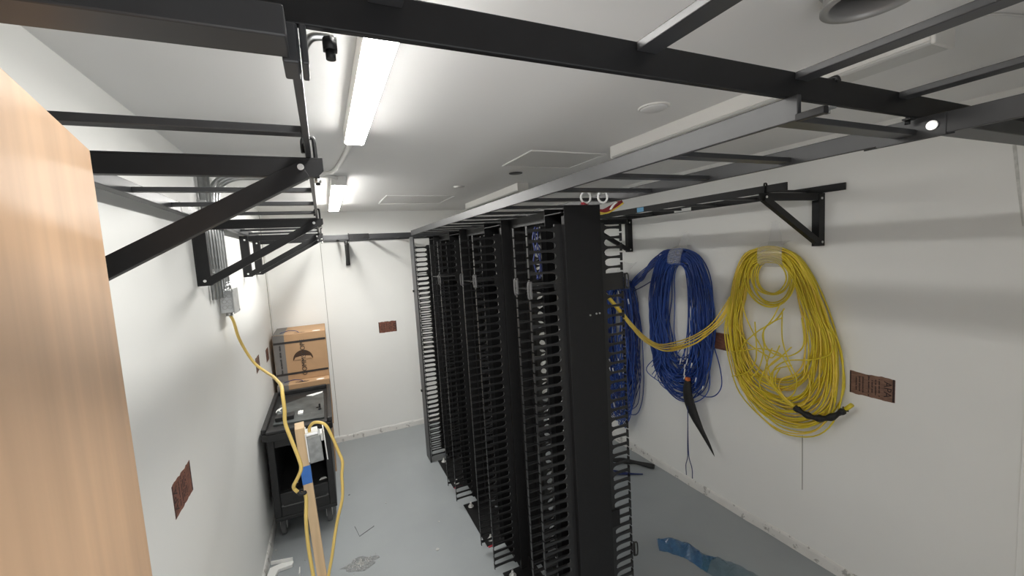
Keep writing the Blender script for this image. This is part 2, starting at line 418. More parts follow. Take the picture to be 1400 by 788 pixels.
BL = [bracket('nearest big bracket on the left wall, its brace passing behind the wooden door', 'L', .935),
      bracket('second bracket on the left wall, in front of the grey conduits', 'L', 2.235),
      bracket('third bracket on the left wall, just beyond the grey conduits', 'L', 3.405),
      bracket('farthest bracket on the left wall, above the cardboard boxes', 'L', 3.99)]
for t, y in zip(BL, (.96, 2.25, 3.42, 4.01)):
    jbolt(t, .0055, y + .012, Z1 + .004, Z0 - .050, -.022, -.004)
BR = [bracket('bracket on the right wall above the yellow cable coil', 'R', 1.375, arm=.53),
      bracket('bracket on the right wall behind the nearest cable manager, left of the blue coil', 'R', 2.925, arm=.53)]
for t, y in zip(BR, (1.40, 2.95)):
    jbolt(t, 2.046, y, Z1 + .006, Z0 - .045, .020, 0)
BB = bracket('bracket on the back wall carrying the far cable ladder', 'B', .222, arm=.50, post=(1.90, 2.114), za=(2.114, 2.152))
jbolt(BB, .245, 4.297, Z1, Z0 - .04, 0, .017)
# support arms under the crossing ladder, fixed to the side walls
t = thing('support_arm', 'flat black arm under the crossing ladder at the upper left corner', 'support arm', (XL, .47, Z0), 'support arms of the crossing ladder')
b = new(); box(b, XL, -.012, .452, .498, Z0 + .0005, Z0 + .030); part('arm', b, 'steel_black', t, .002)
b = new(); box(b, XL, XL + .006, .43, .52, Z0 - .06, Z0 + .03); part('wall_plate', b, 'steel_black', t)
t = thing('support_arm', 'long black arm from the right wall under the crossing ladder', 'support arm', (XR, .47, Z0), 'support arms of the crossing ladder')
b = new(); box(b, 1.297, XR, .440, .500, Z0 + .0005, Z0 + .035); part('arm', b, 'steel_black', t, .002)
b = new(); box(b, XR - .006, XR, .42, .52, Z0 - .06, Z0 + .035); part('wall_plate', b, 'steel_black', t)
t = thing('junction_clamp', 'black T clamp joining the left ladder to the crossing ladder', 'clamp', (.0, .52, Z0))
b = new(); box(b, -.019, -.0035, .498, .545, Z0 - .003, Z1); box(b, -.001, .006, .498, .545, Z0 - .003, Z1); part('plate', b, 'steel_black', t, .002)
b = new(); tube(b, smooth_pts([(.002, .520, Z0 + .022), (.010, .5215, Z0 + .035), (.022, .5215, Z0 + .038), (.036, .5215, Z0 + .037)], 4), .0045, 8); part('hook_bolt', b, 'zinc', t)
b = new(); cyl(b, (.029, .5225, Z0 + .037), (.029, .5225, Z0 + .024), .0085, 6); cyl(b, (.029, .5225, Z0 + .024), (.029, .5225, Z0 + .015), .0055, 10); part('nut', b, 'black', t)
for (x, y, nm) in ((.952, .5185, 'left of two bolts along the crossing ladder near the rack ladder'), (1.262, .5185, 'right of two bolts along the crossing ladder near the rack ladder')):
    t = thing('ladder_clamp', nm, 'clamp', (x, y, Z1), 'clamps on the crossing ladder')
    b = new(); tube(b, smooth_pts([(x, y, Z1 - .012), (x, y, Z1 + .046), (x, y - .004, Z1 + .053), (x, y - .016, Z1 + .053), (x, y - .020, Z1 + .044)], 4), .004, 8); part('hook_bolt', b, 'black', t)
    b = new(); box(b, x - .016, x + .008, y - .012, y + .004, Z1 - .0040, Z1 - .0005); cyl(b, (x, y, Z1 - .012), (x, y, Z1 - .004), .0055, 6); part('nut', b, 'galvdull' if x < 1.1 else 'black', t)

# ------------------------------------------------------------------ two-post racks
def make_rack(y0, label):
    y1 = y0 + .498; xc = 1.025
    t = thing('equipment_rack', label, 'rack', (xc, (y0 + y1) / 2, 0), 'open two-post equipment racks')
    for ya, sg in ((y0, 1), (y1, -1)):
        b = new(); w = .030 * sg
        def bx(x0, x1, ya_, yb_): box(b, x0, x1, min(ya_, yb_), max(ya_, yb_), .004, 2.128)
        bx(xc - .038, xc + .038, ya, ya + .003 * sg)
        bx(xc - .038, xc - .035, ya + .003 * sg, ya + w); bx(xc + .035, xc + .038, ya + .003 * sg, ya + w)
        part('upright', b, 'black', t, .0006)
    for x in (xc - .041, xc + .038):
        b = new(); box(b, x, x + .003, y0, y1, 2.078, 2.128); part('top_bar', b, 'black', t)
    for sg in (-1, 1):
        b = new()
        x0, x1 = (xc - .205, xc - .038) if sg < 0 else (xc + .038, xc + .205)
        box(b, x0, x1, y0 + .022, y1 + .040, .0, .007)
        xv = xc - .0455 if sg < 0 else xc + .0385
        box(b, xv, xv + .007, y0, y1, .007, .085)
        ba = part('base_angle', b, 'black', t, .001)
        for y in (y0 + .072, y1 - .008):
            xa = xc + sg * .160
            bb = new(); cyl(bb, (xa, y, .007), (xa, y, .010), .022, 20); cyl(bb, (xa, y, .010), (xa, y, .024), .0125, 6); cyl(bb, (xa, y, .024), (xa, y, .040), .0065, 10)
            part('anchor_bolt', bb, 'bolt', ba)
    b = new(); box(b, xc - .200, xc - .120, y0 + .008, y0 + .022, .0, .0045); part('shim', b, 'red', t)['label'] = 'thin red shim at the near corner of the base'
    return t
make_rack(1.680, 'open black two-post rack nearest the viewer, its foot cut off by the frame')
make_rack(2.458, 'middle open black two-post rack, second foot plate from the back wall')
make_rack(3.248, 'open black two-post rack farthest away, nearest the back wall')

# ------------------------------------------------------------------ vertical cable managers
XS0, XS1 = .933, 1.117
def comb_bm(length, n=45, z0=.075, pitch=.04445, th=.0035):
    """finger comb growing towards -x from x=0: root strip, filleted fingers, T tips"""
    b = new(); D = .014
    box(b, -.030, 0, 0, th, z0 - .022, z0 + (n - 1) * pitch + .022)
    box(b, -.033, -.030, 0, D, z0 - .022, z0 + (n - 1) * pitch + .022)
    for i in range(n):
        z = z0 + i * pitch; e = -.033; l1 = -length + .004
        up = [(e, .0195), (e - .0035, .0140), (e - .009, .0095), (e - .018, .0064), (e - .034, .0050), (l1 + .030, .0058), (l1 + .006, .0078), (l1, .0095)]
        prism(b, [(x, z + h) for x, h in up] + [(x, z - h) for x, h in reversed(up)], 0, th, 'y')
        box(b, -length, l1, 0, D, z - .0185, z + .0185)              # T tip
        box(b, l1, e, th, D, z - .0015, z + .0015)                   # stiffening web
    return b
comb_left = obj('finger_comb', comb_bm(.166), 'plastic'); comb_right = obj('finger_comb', comb_bm(.133), 'plastic')
C.objects.unlink(comb_left); C.objects.unlink(comb_right)
latch_mesh = None
def make_manager(y0, y1, label, latches=()):
    t = thing('vertical_cable_manager', label, 'cable manager', (1.025, (y0 + y1) / 2, 0), 'vertical finger cable managers')
    # spine: two raised side panels with folded flanges and a back plate between them
    for ya, sg in ((y0, -1), (y1, 1)):
        b = new(); ext = .024 * sg if sg < 0 else .0035
        def bx(x0, x1, a, c, z0=.012, z1=2.130): box(b, x0, x1, min(a, c), max(a, c), z0, z1)
        bx(XS0, XS1, ya + ext, ya + ext - .003 * sg)
        bx(XS0, XS0 + .0025, ya, ya + ext - .003 * sg, .012, 2.086); bx(XS1 - .0025, XS1, ya, ya + ext - .003 * sg)
        part('side_panel', b, 'black', t, .0008)
    b = new(); box(b, 1.0235, 1.0265, y0, y1, .012, 2.130); box(b, XS0, XS1, y0, y1, 2.100, 2.104); box(b, XS0, XS1, y0, y1, .008, .012)
    part('spine', b, 'black', t)
    for ya, th in ((y0, 0), (y1 - .004, 0)):
        for src, x, flip in ((comb_left, XS0, 1), (comb_right, XS1, -1)):
            c = src.copy(); C.objects.link(c); c.parent = t
            c.location = (x - 1.025, ya - (y0 + y1) / 2 + (0 if flip > 0 else .004), 0); c.rotation_euler = (0, 0, 0 if flip > 0 else PI)
            if (ya == y0) == (flip < 0):     # keep the ribs on the inner side of the manager
                c.scale = (1, -1, 1); c.location.y = ya - (y0 + y1) / 2 + (.004 if flip > 0 else 0)
    # mid brackets tying the two combs on each side
    for x0, x1 in ((XS0 - .166, XS0), (XS1, XS1 + .133)):
        b = new(); box(b, x0 + .006, x1, y0 + .016, y1 - .016, 1.786, 1.789)
        for ya in (y0 - .0015, y1): box(b, x1 - .050 if x0 < 1 else x0, x1 if x0 < 1 else x1 - .003, ya, ya + .0015, 1.748 if x0 > 1 else 1.775, 1.826 if x0 > 1 else 1.805)
        part('mid_bracket', b, 'plastic', t)
    for (x, ya, z) in latches:
        b = new(); s = .0055
        sg = -1 if x < 1 else 1
        tube(b, smooth_pts([(x, ya - .008, z), (x + sg * .014, ya - .012, z), (x + sg * .014, ya - .012, z + .060), (x, ya - .008, z + .060)], 3), .004, 6)
        box(b, x - .003, x + .004, ya - .012, ya - .001, z - .006, z + .066)
        part('latch', b, 'rubber_litlatch' if x < 1 else 'plastic', t, .0006)  # left latches lighter: light falling on that side is put into their colour
    return t
XT = XS0 - .166; XTR = XS1 + .133
m_near = make_manager(1.529, 1.672, 'nearest tall finger cable manager with wide flat black panel', [(XT, 1.529, 1.755), (XT, 1.66, 1.765), (XTR + .003, 1.529, 1.755), (XTR + .003, 1.529, .44)])
m_mid = make_manager(2.205, 2.450, 'second finger cable manager, behind the nearest rack', [(XT, 2.205, 1.765), (XT, 2.445, 1.765)])
m_third = make_manager(2.985, 3.240, 'third finger cable manager, between the middle and the farthest rack', [(XT, 2.985, 1.745)])
m_far = make_manager(3.780, 3.925, 'last finger cable manager nearest the back wall, with narrow cover strip on its edge')
b = new(); box(b, XT - .016, XT - .004, 3.785, 3.945, .004, 2.132); box(b, XT - .004, XT, 3.93, 3.945, .004, 2.132); part('cover', b, 'steel_black', m_far, .002)
for z in (.66, 1.62):
    b = new(); box(b, XT - .028, XT - .016, 3.90, 3.93, z, z + .018); part('cover_knob', b, 'black', m_far, .002)
b = new()
for (x, z) in ((1.075, 1.655), (1.092, 1.655), (1.042, 1.652)): cyl(b, (x, 1.505, z), (x, 1.5015, z), .0042, 8)
part('panel_screw', b, 'zinc', m_near)
b = new(); box(b, XS1 + .012, XS1 + .058, 1.522, 1.5275, .62, .70); part('latch_plate', b, 'black', m_near, .001)

# cables inside the nearest manager
t = thing('cable_bundle', 'short blue cable bundle seen through the fingers of the nearest cable manager', 'cables', (.87, 1.6, 1.2))
rnd = random.Random(5)
for i in range(3):
    x0 = .868 + rnd.uniform(-.03, .03); y0 = 1.635 + rnd.uniform(-.015, .015)
    b = new(); tube(b, smooth_pts([(x0 + rnd.uniform(-.01, .01), y0 + rnd.uniform(-.008, .008), z) for z in (2.05, 2.0, 1.95, 1.90, 1.86, 1.82)], 5), .0034, 6)
    part('cable', b, 'navy', t)

# things lying on top of the nearest rack, inside the ladder
t = thing('cable_bundle', 'red and yellow cable bundle on top of the nearest cable manager', 'cables', (1.30, 1.68, 2.05))
for i in range(9):
    o_ = i * .0055
    b = new(); tube(b, smooth_pts([(1.10, 1.60 + o_ * .5, 2.135 + (i % 3) * .008), (1.16, 1.60 + o_, 2.112 + (i % 3) * .007), (1.23, 1.61 + o_, 2.102 + (i % 3) * .008), (1.30, 1.62 + o_, 2.128 + (i % 3) * .007), (1.34, 1.62 + o_, 2.150 + (i % 3) * .006)], 5), .004, 6)
    part('cable', b, 'red' if i % 3 else 'yellow2', t)
b = new(); tube(b, smooth_pts([(1.245, 1.598, 2.118), (1.265, 1.598, 2.140), (1.282, 1.598, 2.150)], 4), .008, 8, flat=.5); part('tag', b, 'white', t)
for (x, y, lb) in ((1.125, 1.62, 'left of two white rings on top of the nearest rack'), (1.205, 1.60, 'right of two white rings on top of the nearest rack')):
    b = new(); tube(b, [(x + .026 * math.cos(a), y + .012 * math.sin(a) * 0, 2.176 + .026 * math.sin(a)) for a in [2 * PI * k / 24 for k in range(24)]], .005, 8, closed=True)
    tag(obj('cable_ring', b, 'white'), lb, 'ring', 'white rings on the rack')

# ------------------------------------------------------------------ light fixtures
def fixture(x0, x1, y0, y1, lit, label):
    t = thing('ceiling_light', label, 'ceiling light', ((x0 + x1) / 2, (y0 + y1) / 2, ZC), 'long ceiling light fixtures')
    zb = 2.405
    b = new(); box(b, x0 - .002, x1 + .002, y0 + .010, y1 - .010, zb + .009, ZC); part('housing', b, 'fixture', t, .003)
    b = new()
    prism(b, [(x0, zb + .009), (x0, zb + .004), (x0 + .006, zb), (x1 - .006, zb), (x1, zb + .004), (x1, zb + .009)], y0 + .010, y1 - .010, 'y')
    part('lens', b, lit or 'offlens', t)
    for ya in (y0, y1 - .010):
        b = new(); box(b, x0 - .003, x1 + .003, ya, ya + .010, zb + .004 if lit else zb - .001, ZC); part('end_cap', b, 'fixture', t, .003)
    return t
fixture(.120, .190, .50, 1.785, 'lit', 'lit long ceiling light nearest the viewer, above the left ladder')
fixture(.091, .172, 2.76, 4.17, 'litfar', 'lit ceiling light farther back on the left, small in the picture')
fixture(1.428, 1.525, .535, 1.815, None, 'unlit white ceiling light nearest the viewer, right of the lit row')
fixture(1.405, 1.495, 2.91, 4.19, None, 'unlit white ceiling light farther back, right of the lit row')

# ceiling items
for (x0, x1, y0, y1, lb) in ((1.04, 1.50, 1.96, 2.33, 'square ceiling panel beside the unlit near light'), (.53, 1.10, 3.58, 4.10, 'square ceiling panel at the back between the two light rows')):
    t = thing('access_panel', lb, 'ceiling panel', ((x0 + x1) / 2, (y0 + y1) / 2, ZC), 'flat ceiling access panels')
    b = new(); box(b, x0, x1, y0, y1, ZC - .003, ZC); part('panel', b, 'hatch', t)
    b = new(); w = .008
    box(b, x0 - w, x0, y0 - w, y1 + w, ZC - .006, ZC); box(b, x1, x1 + w, y0 - w, y1 + w, ZC - .006, ZC); box(b, x0, x1, y0 - w, y0, ZC - .006, ZC); box(b, x0, x1, y1, y1 + w, ZC - .006, ZC)
    part('edge', b, 'ceil', t)
t = thing('cover_plate', 'round flat cover plate on the ceiling above the rack ladder', 'cover plate', (1.20, 1.255, ZC))
b = new(); r = lathe(b, [(.0005, -.010), (.044, -.010), (.050, -.006), (.051, 0), (.0005, 0)], (1.20, 1.255, ZC)); part('disc', b, 'hatch', t)
b = new(); lathe(b, [(.0585, 0), (.0585, -.004), (.051, -.006), (.051, 0)], (1.20, 1.255, ZC)); part('rim', b, 'fixture', t)
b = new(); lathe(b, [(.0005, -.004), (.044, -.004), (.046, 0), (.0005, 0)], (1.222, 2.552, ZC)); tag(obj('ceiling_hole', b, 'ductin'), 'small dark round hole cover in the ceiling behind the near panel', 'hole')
b = new(); lathe(b, [(.0005, -.006), (.04, -.006), (.042, 0), (.0005, 0)], (1.00, 3.10, ZC)); tag(obj('detector_plate', b, 'hatch'), 'small pale disc on the ceiling far back left of the far unlit light', 'disc')
t = thing('duct_collar', 'round metal duct collar hanging from the ceiling at the top edge', 'duct', (1.08, .475, ZC))
b = new(); lathe(b, [(.088, 0), (.088, -.006), (.080, -.008), (.080, -.036), (.086, -.042), (.086, -.048), (.071, -.048), (.069, -.040), (.069, -.002), (.088, 0)], (1.068, .502, ZC), 48); part('collar', b, 'duct', t)
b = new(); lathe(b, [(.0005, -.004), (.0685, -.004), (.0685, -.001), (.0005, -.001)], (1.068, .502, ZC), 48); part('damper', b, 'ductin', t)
b = new(); tube(b, smooth_pts([(1.50, .525, ZC - .004), (1.55, .48, ZC - .004), (1.62, .46, ZC - .004), (1.72, .44, ZC - .004)], 4), .003, 6); tag(obj('ceiling_wire', b, 'hatch'), 'thin wire on the ceiling at the end of the near unlit light', 'wire')

# ------------------------------------------------------------------ conduits and junction box on the left wall
cy = [2.44, 2.505, 2.57, 2.635, 2.70, 2.765]
cl = ['leftmost grey conduit of the bundle on the left wall', 'second grey conduit from the left in the wall bundle', 'third grey conduit from the left in the wall bundle',
      'fourth grey conduit from the left, bending away at the ceiling', 'fifth grey conduit from the left, bending away at the ceiling', 'rightmost grey conduit, running down into the junction box']
for i, y in enumerate(cy):
    x = XL + .016; t = thing('conduit', cl[i], 'conduit', (x, y, 1.83), 'grey vertical conduits on the left wall')
    bot = 1.80 if i < 4 else 1.835
    if i < 3: pts = [(x, y, bot), (x, y, ZC)]
    else: pts = smooth_pts([(x, y, bot), (x, y, 2.0), (x, y, 2.20 + .0 * i), (x, y, 2.32), (x + .02, y + .015, 2.40), (x + .09, y + .03, 2.445), (x + .20, y + .03, 2.452), (x + .36 + .02 * i, y + .02, 2.452)], 5)
    b = new(); tube(b, pts, .0125, 12); part('tube', b, 'galv', t)
    if i >= 3:
        b = new(); cyl(b, (x, y, bot), (x, y, bot + .030), .0165, 12); cyl(b, (x, y, bot + .030), (x, y, bot + .040), .015, 12); part('connector', b, 'galv', t)
for z in (1.93, 2.26):
    b = new(); box(b, XL, XL + .004, 2.40, 2.80, z, z + .020)
    for y in cy: box(b, XL + .004, XL + .031, y - .016, y - .0128, z, z + .02)
    tag(obj('conduit_strap', b, 'galv'), 'lower galvanised strap holding the grey conduits' if z < 2 else 'upper galvanised strap holding the grey conduits', 'strap', 'conduit straps')
t = thing('junction_box', 'galvanised junction box on the left wall where the yellow cord leaves', 'junction box', (XL, 2.70, 1.70))
b = new(); box(b, XL + .0005, XL + .060, 2.60, 2.735, 1.715, 1.832)
part('box', b, 'galv', t, .004)
b = new(); box(b, XL + .060, XL + .064, 2.590, 2.745, 1.708, 1.840)
for (y, z) in ((2.60, 1.83), (2.735, 1.718)): cyl(b, (XL + .064, y, z), (XL + .067, y, z), .004, 8)
part('cover', b, 'galv', t, .002)
b = new()
for z in (1.745, 1.775, 1.805):
    for xx in (XL + .022, XL + .045): tube(b, [(xx + .010 * math.cos(a), 2.5995, z + .010 * math.sin(a)) for a in [2 * PI * k / 16 for k in range(16)]], .0012, 5, closed=True)
part('knockout', b, 'duct', t)
b = new(); cyl(b, (XL + .03, 2.645, 1.715), (XL + .03, 2.645, 1.695), .016, 14); part('cord_grip', b, 'zinc', t)
# conduits on the ceiling feeding the lights
for pts, lb in (([(-.10, 2.655, 2.452), (-.02, 2.63, 2.452), (.06, 2.61, 2.452), (.10, 2.55, 2.452), (.128, 2.30, 2.452), (.15, 2.0, 2.452), (.155, 1.79, 2.452)], 'thin conduit on the ceiling leading to the near lit light'),
                ([(-.10, 2.73, 2.452), (-.01, 2.70, 2.452), (.06, 2.70, 2.452), (.10, 2.73, 2.452), (.12, 2.765, 2.45)], 'short conduit on the ceiling leading to the far lit light')):
    b = new(); tube(b, smooth_pts(pts, 6), .0105, 10); tag(obj('ceiling_conduit', b, 'fixture'), lb, 'conduit', 'ceiling conduits')

# ------------------------------------------------------------------ temporary power post: stud, outlet box, cords
t = thing('wood_stud', 'upright pine stud with blue tape in front of the black cart', 'wood post', (-.16, 2.04, 0))
T = Matrix.Translation((-.118, 2.04, 0)) @ Matrix.Rotation(R(-2.1), 4, 'Y') @ Matrix.Rotation(R(3.5), 4, 'Z')
b = new(); box(b, -.019, .019, -.044, .044, -.0, 1.235, T); part('post', b, 'stud', t, .002)
b = new(); box(b, -.0198, .0198, -.0448, .0448, .980, 1.062, T); part('tape', b, 'tape', t)
T2 = T
t2 = thing('outlet_box', 'galvanised outlet box with white cover fixed to the pine stud', 'outlet box', (-.10, 2.04, 1.13))
b = new(); box(b, .021, .078, -.045, .040, 1.065, 1.185, T2); part('box', b, 'galvdull', t2, .003)
b = new(); box(b, .016, .022, -.05, .05, 1.075, 1.205, T2); box(b, .021, .070, -.030, .035, 1.185, 1.200, T2); part('clamp_plate', b, 'bolt', t2, .002)
b = new(); box(b, .0905, .0945, -.062, .062, 1.070, 1.205, T2); box(b, .078, .0905, -.030, .030, 1.150, 1.185, T2); part('cover', b, 'white', t2, .0015)
rc = .0075
cord1 = [(-.482, 2.645, 1.705), (-.470, 2.66, 1.66), (-.462, 2.69, 1.57), (-.440, 2.72, 1.48), (-.400, 2.70, 1.405), (-.345, 2.62, 1.37), (-.290, 2.45, 1.375), (-.245, 2.2, 1.41), (-.214, 2.03, 1.428),
         (-.205, 1.955, 1.405), (-.203, 1.945, 1.345), (-.206, 1.945, 1.29), (-.190, 1.94, 1.215), (-.170, 1.935, 1.13), (-.165, 1.935, 1.085), (-.182, 1.938, 1.045), (-.198, 1.940, 1.018), (-.200, 1.945, .998), (-.180, 1.945, .972), (-.160, 1.945, .965)]
t3 = thing('extension_cord', 'yellow cord from the wall junction box drooping to the pine stud', 'cord', (-.48, 2.645, 1.70), 'yellow power cords')
b = new(); tube(b, smooth_pts(cord1, 6), rc, 8); part('cord', b, 'cord', t3)
b = new(); tube(b, smooth_pts([(-.186, 1.934, .985), (-.176, 1.930, .975), (-.166, 1.930, .975), (-.158, 1.936, .975)], 3), .0085, 8); part('tie_wrap', b, 'sleeve', t3)
b = new(); tube(b, smooth_pts([(-.160, 1.944, .962), (-.160, 1.938, .93), (-.168, 1.93, .85), (-.170, 1.93, .75), (-.166, 1.93, .64), (-.158, 1.93, .50), (-.155, 1.93, .3), (-.15, 1.90, .02), (-.12, 1.80, .010)], 6), rc, 8); part('cord_tail', b, 'cord', t3)
t4 = thing('extension_cord', 'yellow cord looping out of the outlet box beside the pine stud', 'cord', (-.1, 2.04, 1.2), 'yellow power cords')
b = new(); tube(b, smooth_pts([(-.125, 2.035, 1.190), (-.122, 2.025, 1.222), (-.098, 2.005, 1.246), (-.058, 1.99, 1.232), (-.034, 1.985, 1.17), (-.014, 1.985, 1.095), (-.003, 1.985, 1.045), (-.011, 1.985, .985), (-.013, 1.985, .93), (-.020, 1.985, .87), (-.045, 1.985, .79), (-.068, 1.985, .70), (-.085, 1.985, .62), (-.108, 1.985, .53), (-.13, 1.97, .4), (-.12, 1.95, .2), (-.08, 1.9, .02), (0, 1.8, .010)], 6), rc * .9, 8); part('cord', b, 'cord', t4)
b = new(); cyl(b, (-.125, 2.035, 1.180), (-.125, 2.035, 1.200), .014, 12); part('cord_grip', b, 'zinc', t4)

# ------------------------------------------------------------------ black utility cart
x0, x1, y0, y1, zt = -.488, -.045, 3.16, 4.10, .845
cart = thing('utility_cart', 'black plastic utility cart on grey wheels by the left wall', 'cart', ((x0 + x1) / 2, (y0 + y1) / 2, 0))
b = new()
prism(b, [(x0, y0 + .03), (x0 + .04, y0), (x1 - .04, y0), (x1, y0 + .03), (x1, y1 - .02), (x1 - .03, y1), (x0 + .03, y1), (x0, y1 - .02)], zt - .085, zt - .035, 'z')
rim = .030
box(b, x0, x0 + rim, y0 + .03, y1 - .02, zt - .035, zt); box(b, x1 - rim, x1, y0 + .03, y1 - .02, zt - .035, zt)
box(b, x0 + .03, x1 - .03, y0, y0 + rim + .02, zt - .035, zt - .012); box(b, x0 + .03, x1 - .03, y1 - rim, y1, zt - .035, zt)
part('top_tray', b, 'cart', cart, .006)
b = new()   # cabinet with an open front
bx0, bx1, by0, by1, bz = x0 + .022, x1 - .022, y0 + .045, y1 - .04, .165
box(b, bx0, bx1, by0, by1, bz, bz + .03)
box(b, bx0, bx0 + .045, by0, by1, bz + .03, zt - .085); box(b, bx1 - .045, bx1, by0, by1, bz + .03, zt - .085)
box(b, bx0 + .045, bx1 - .045, by1 - .03, by1, bz + .03, zt - .085)
box(b, bx0 + .045, bx1 - .045, by0, by0 + .03, bz + .03, bz + .20)
box(b, bx0 + .045, bx1 - .045, by0, by0 + .03, zt - .15, zt - .085)
part('cabinet', b, 'cart', cart, .006)
b = new(); box(b, bx0 + .045, bx1 - .045, by0 + .04, by1 - .03, bz + .18, bz + .20); part('lower_shelf', b, 'cart', cart)
b = new(); tube(b, smooth_pts([(bx0 + .06, by0 - .001, bz + .115), (bx0 + .07, by0 - .003, bz + .105), (bx1 - .07, by0 - .003, bz + .105), (bx1 - .06, by0 - .001, bz + .115)], 3), .004, 6); part('moulded_lip', b, 'rubber_litlatch', cart)
for x, y in ((-.432, 3.34), (-.128, 3.34), (-.432, 3.95), (-.128, 3.95)):
    b = new(); box(b, x - .018, x + .018, y - .03, y + .03, .145, .165); box(b, x - .022, x - .018, y - .018, y + .018, .045, .15); box(b, x + .018, x + .022, y - .018, y + .018, .045, .15)
    cs = part('caster', b, 'zinc', cart)
    b = new(); cyl(b, (x - .016, y, .0605), (x + .016, y, .0605), .060, 24); part('wheel', b, 'rubber_litlatch', cs, .006)
b = new(); prism(b, [(x0 + .06, y0 + .16), (x1 - .05, y0 + .12), (x1 - .055, y1 - .19), (x1 - .12, y1 - .17), (x0 + .14, y1 - .30), (x0 + .07, y1 - .33)], zt - .035, zt - .022, 'z')
tag(obj('plastic_sheet', b, 'cartdust', None, .002), 'dusty grey sheet lying in the top tray of the black cart', 'sheet')
b = new(); prism(b, [(x1 - .19, y1 - .21), (x1 - .06, y1 - .16), (x1 - .065, y1 - .20), (x1 - .14, y1 - .25)], zt - .0215, zt - .017, 'z'); tag(obj('paper_scrap', b, 'label'), 'torn white paper scrap at the back of the cart top', 'scrap')
b = new(); tube(b, smooth_pts([(-.43, 3.57, zt - .016), (-.425, 3.62, zt - .016), (-.40, 3.66, zt - .016), (-.415, 3.60, zt - .016), (-.40, 3.58, zt - .016)], 4), .005, 6); tag(obj('plastic_curl', b, 'label'), 'curled white shred on the left of the cart top', 'scrap')
b = new(); box(b, -.275, -.240, 3.42, 3.49, zt - .0215, zt - .008); cyl(b, (-.262, 3.43, zt - .008), (-.258, 3.47, zt - .004), .006, 8); tag(obj('wire_nut_pack', b, 'label', None, .004), 'small white lump beside the cord on the cart top', 'scrap')
b = new(); box(b, x0 + .07, x0 + .19, y0 + .20, y0 + .29, zt - .0215, zt + .008); tag(obj('black_block', b, 'cart', None, .004), 'small black block at the left front of the cart top', 'block')
b = new(); box(b, -.135, -.115, 3.46, 3.50, zt - .0215, zt - .010); box(b, -.132, -.120, 3.47, 3.485, zt - .010, zt + .022); box(b, -.150, -.132, 3.475, 3.485, zt - .010, zt - .002); tag(obj('plastic_clip', b, 'plastic', None, .002), 'small black clip standing on the cart top', 'clip')
for (x, y, z, sx, lb) in ((-.17, 3.26, bz + .2005, .05, 'white paper scrap inside the black cart on the right'), (-.35, 3.30, bz + .2005, .04, 'white paper scrap inside the black cart on the left')):
    b = new(); prism(b, [(x, y), (x + sx, y + .01), (x + sx * .8, y + .03), (x + .01, y + .025)], z, z + .004, 'z'); tag(obj('paper_scrap', b, 'label'), lb, 'scrap')

# ------------------------------------------------------------------ cardboard boxes behind the cart
def carton(x0, x1, y0, y1, z0, z1, label, front=False, top=False):
    t = thing('cardboard_box', label, 'box', ((x0 + x1) / 2, (y0 + y1) / 2, z0), 'stacked cable boxes')
    b = new(); box(b, x0, x1, y0, y1, z0, z1); part('carton', b, 'card', t, .004)
    gx = x0 + (x1 - x0) * .215
    b = new(); box(b, x0 + .002, gx, y0 - .0012, y0, z0 + .003, z1 - .003); box(b, x0 + .002, gx, y0, y1 - .01, z1, z1 + .0012)
    part('printed_band', b, 'cardgrey', t)
    if front:
        h = z1 - z0
        for za in (.13, .80):
            b = new(); box(b, x0 + .004, x1 - .004, y0 - .0024, y0 - .0012, z0 + h * za, z0 + h * (za + .045)); part('printed_stripe', b, 'ink', t)
        cx = x0 + (x1 - x0) * .53; cz = z0 + h * .43; r = (x1 - x0) * .19
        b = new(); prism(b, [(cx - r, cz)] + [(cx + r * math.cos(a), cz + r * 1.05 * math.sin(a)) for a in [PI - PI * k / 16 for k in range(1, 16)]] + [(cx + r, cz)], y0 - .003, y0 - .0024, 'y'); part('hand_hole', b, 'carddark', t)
        b = new(); prism(b, [(cx - r * .93, cz + .001), (cx - r * .75, cz + r * .30), (cx, cz + r * .42), (cx + r * .75, cz + r * .30), (cx + r * .93, cz + .001)], y0 - .0036, y0 - .003, 'y'); part('hand_hole_flap', b, 'card', t)
        text('printed_name', 'COMMSCOPE', .055, 'ink', t, frame((cx + .005, y0 - .0042, z0 + h * .47), (0, 0, 1), (-1, 0, 0)))
        ink_line('printed_note', .26, .020, 'ink', t, frame((x0 + .052, y0 - .0022, z0 + h * .47), (0, 0, 1), (-1, 0, 0)))
    if top:
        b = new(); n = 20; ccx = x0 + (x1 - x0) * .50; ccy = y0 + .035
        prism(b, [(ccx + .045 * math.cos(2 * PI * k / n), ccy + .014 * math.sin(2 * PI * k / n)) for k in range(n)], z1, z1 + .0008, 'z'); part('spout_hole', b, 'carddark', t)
        b = new(); n = 20; lx = x1 - .075
        prism(b, [(lx + .034 * math.cos(2 * PI * k / n), y0 + .035 + .022 * math.sin(2 * PI * k / n)) for k in range(n)], z1, z1 + .0008, 'z'); part('round_label', b, 'label', t)
        b = new(); tube(b, smooth_pts([(ccx, ccy, z1 - .005), (ccx - .02, ccy + .012, z1 + .012), (ccx - .08, ccy + .03, z1 + .022), (ccx - .13, ccy + .04, z1 + .012), (ccx - .16, ccy + .045, z1 + .004)], 5), .003, 6); part('cable_end', b, 'navy', t)
    return t
carton(-.462, -.060, 4.10, 4.68, 0, .455, 'bottom cardboard box of the stack behind the black cart')
t = carton(-.468, -.045, 4.115, 4.68, .4555, .885, 'middle cardboard box of the stack, blue cable end poking out of its top', top=True)
for r_ in range(4): ink_line('printed_note', .085 - .012 * (r_ % 2), .011, 'greyink', t, frame((-.285, 4.135 + .016 * (3 - r_), .8858), (1, 0, 0), (0, 1, 0)), r_)
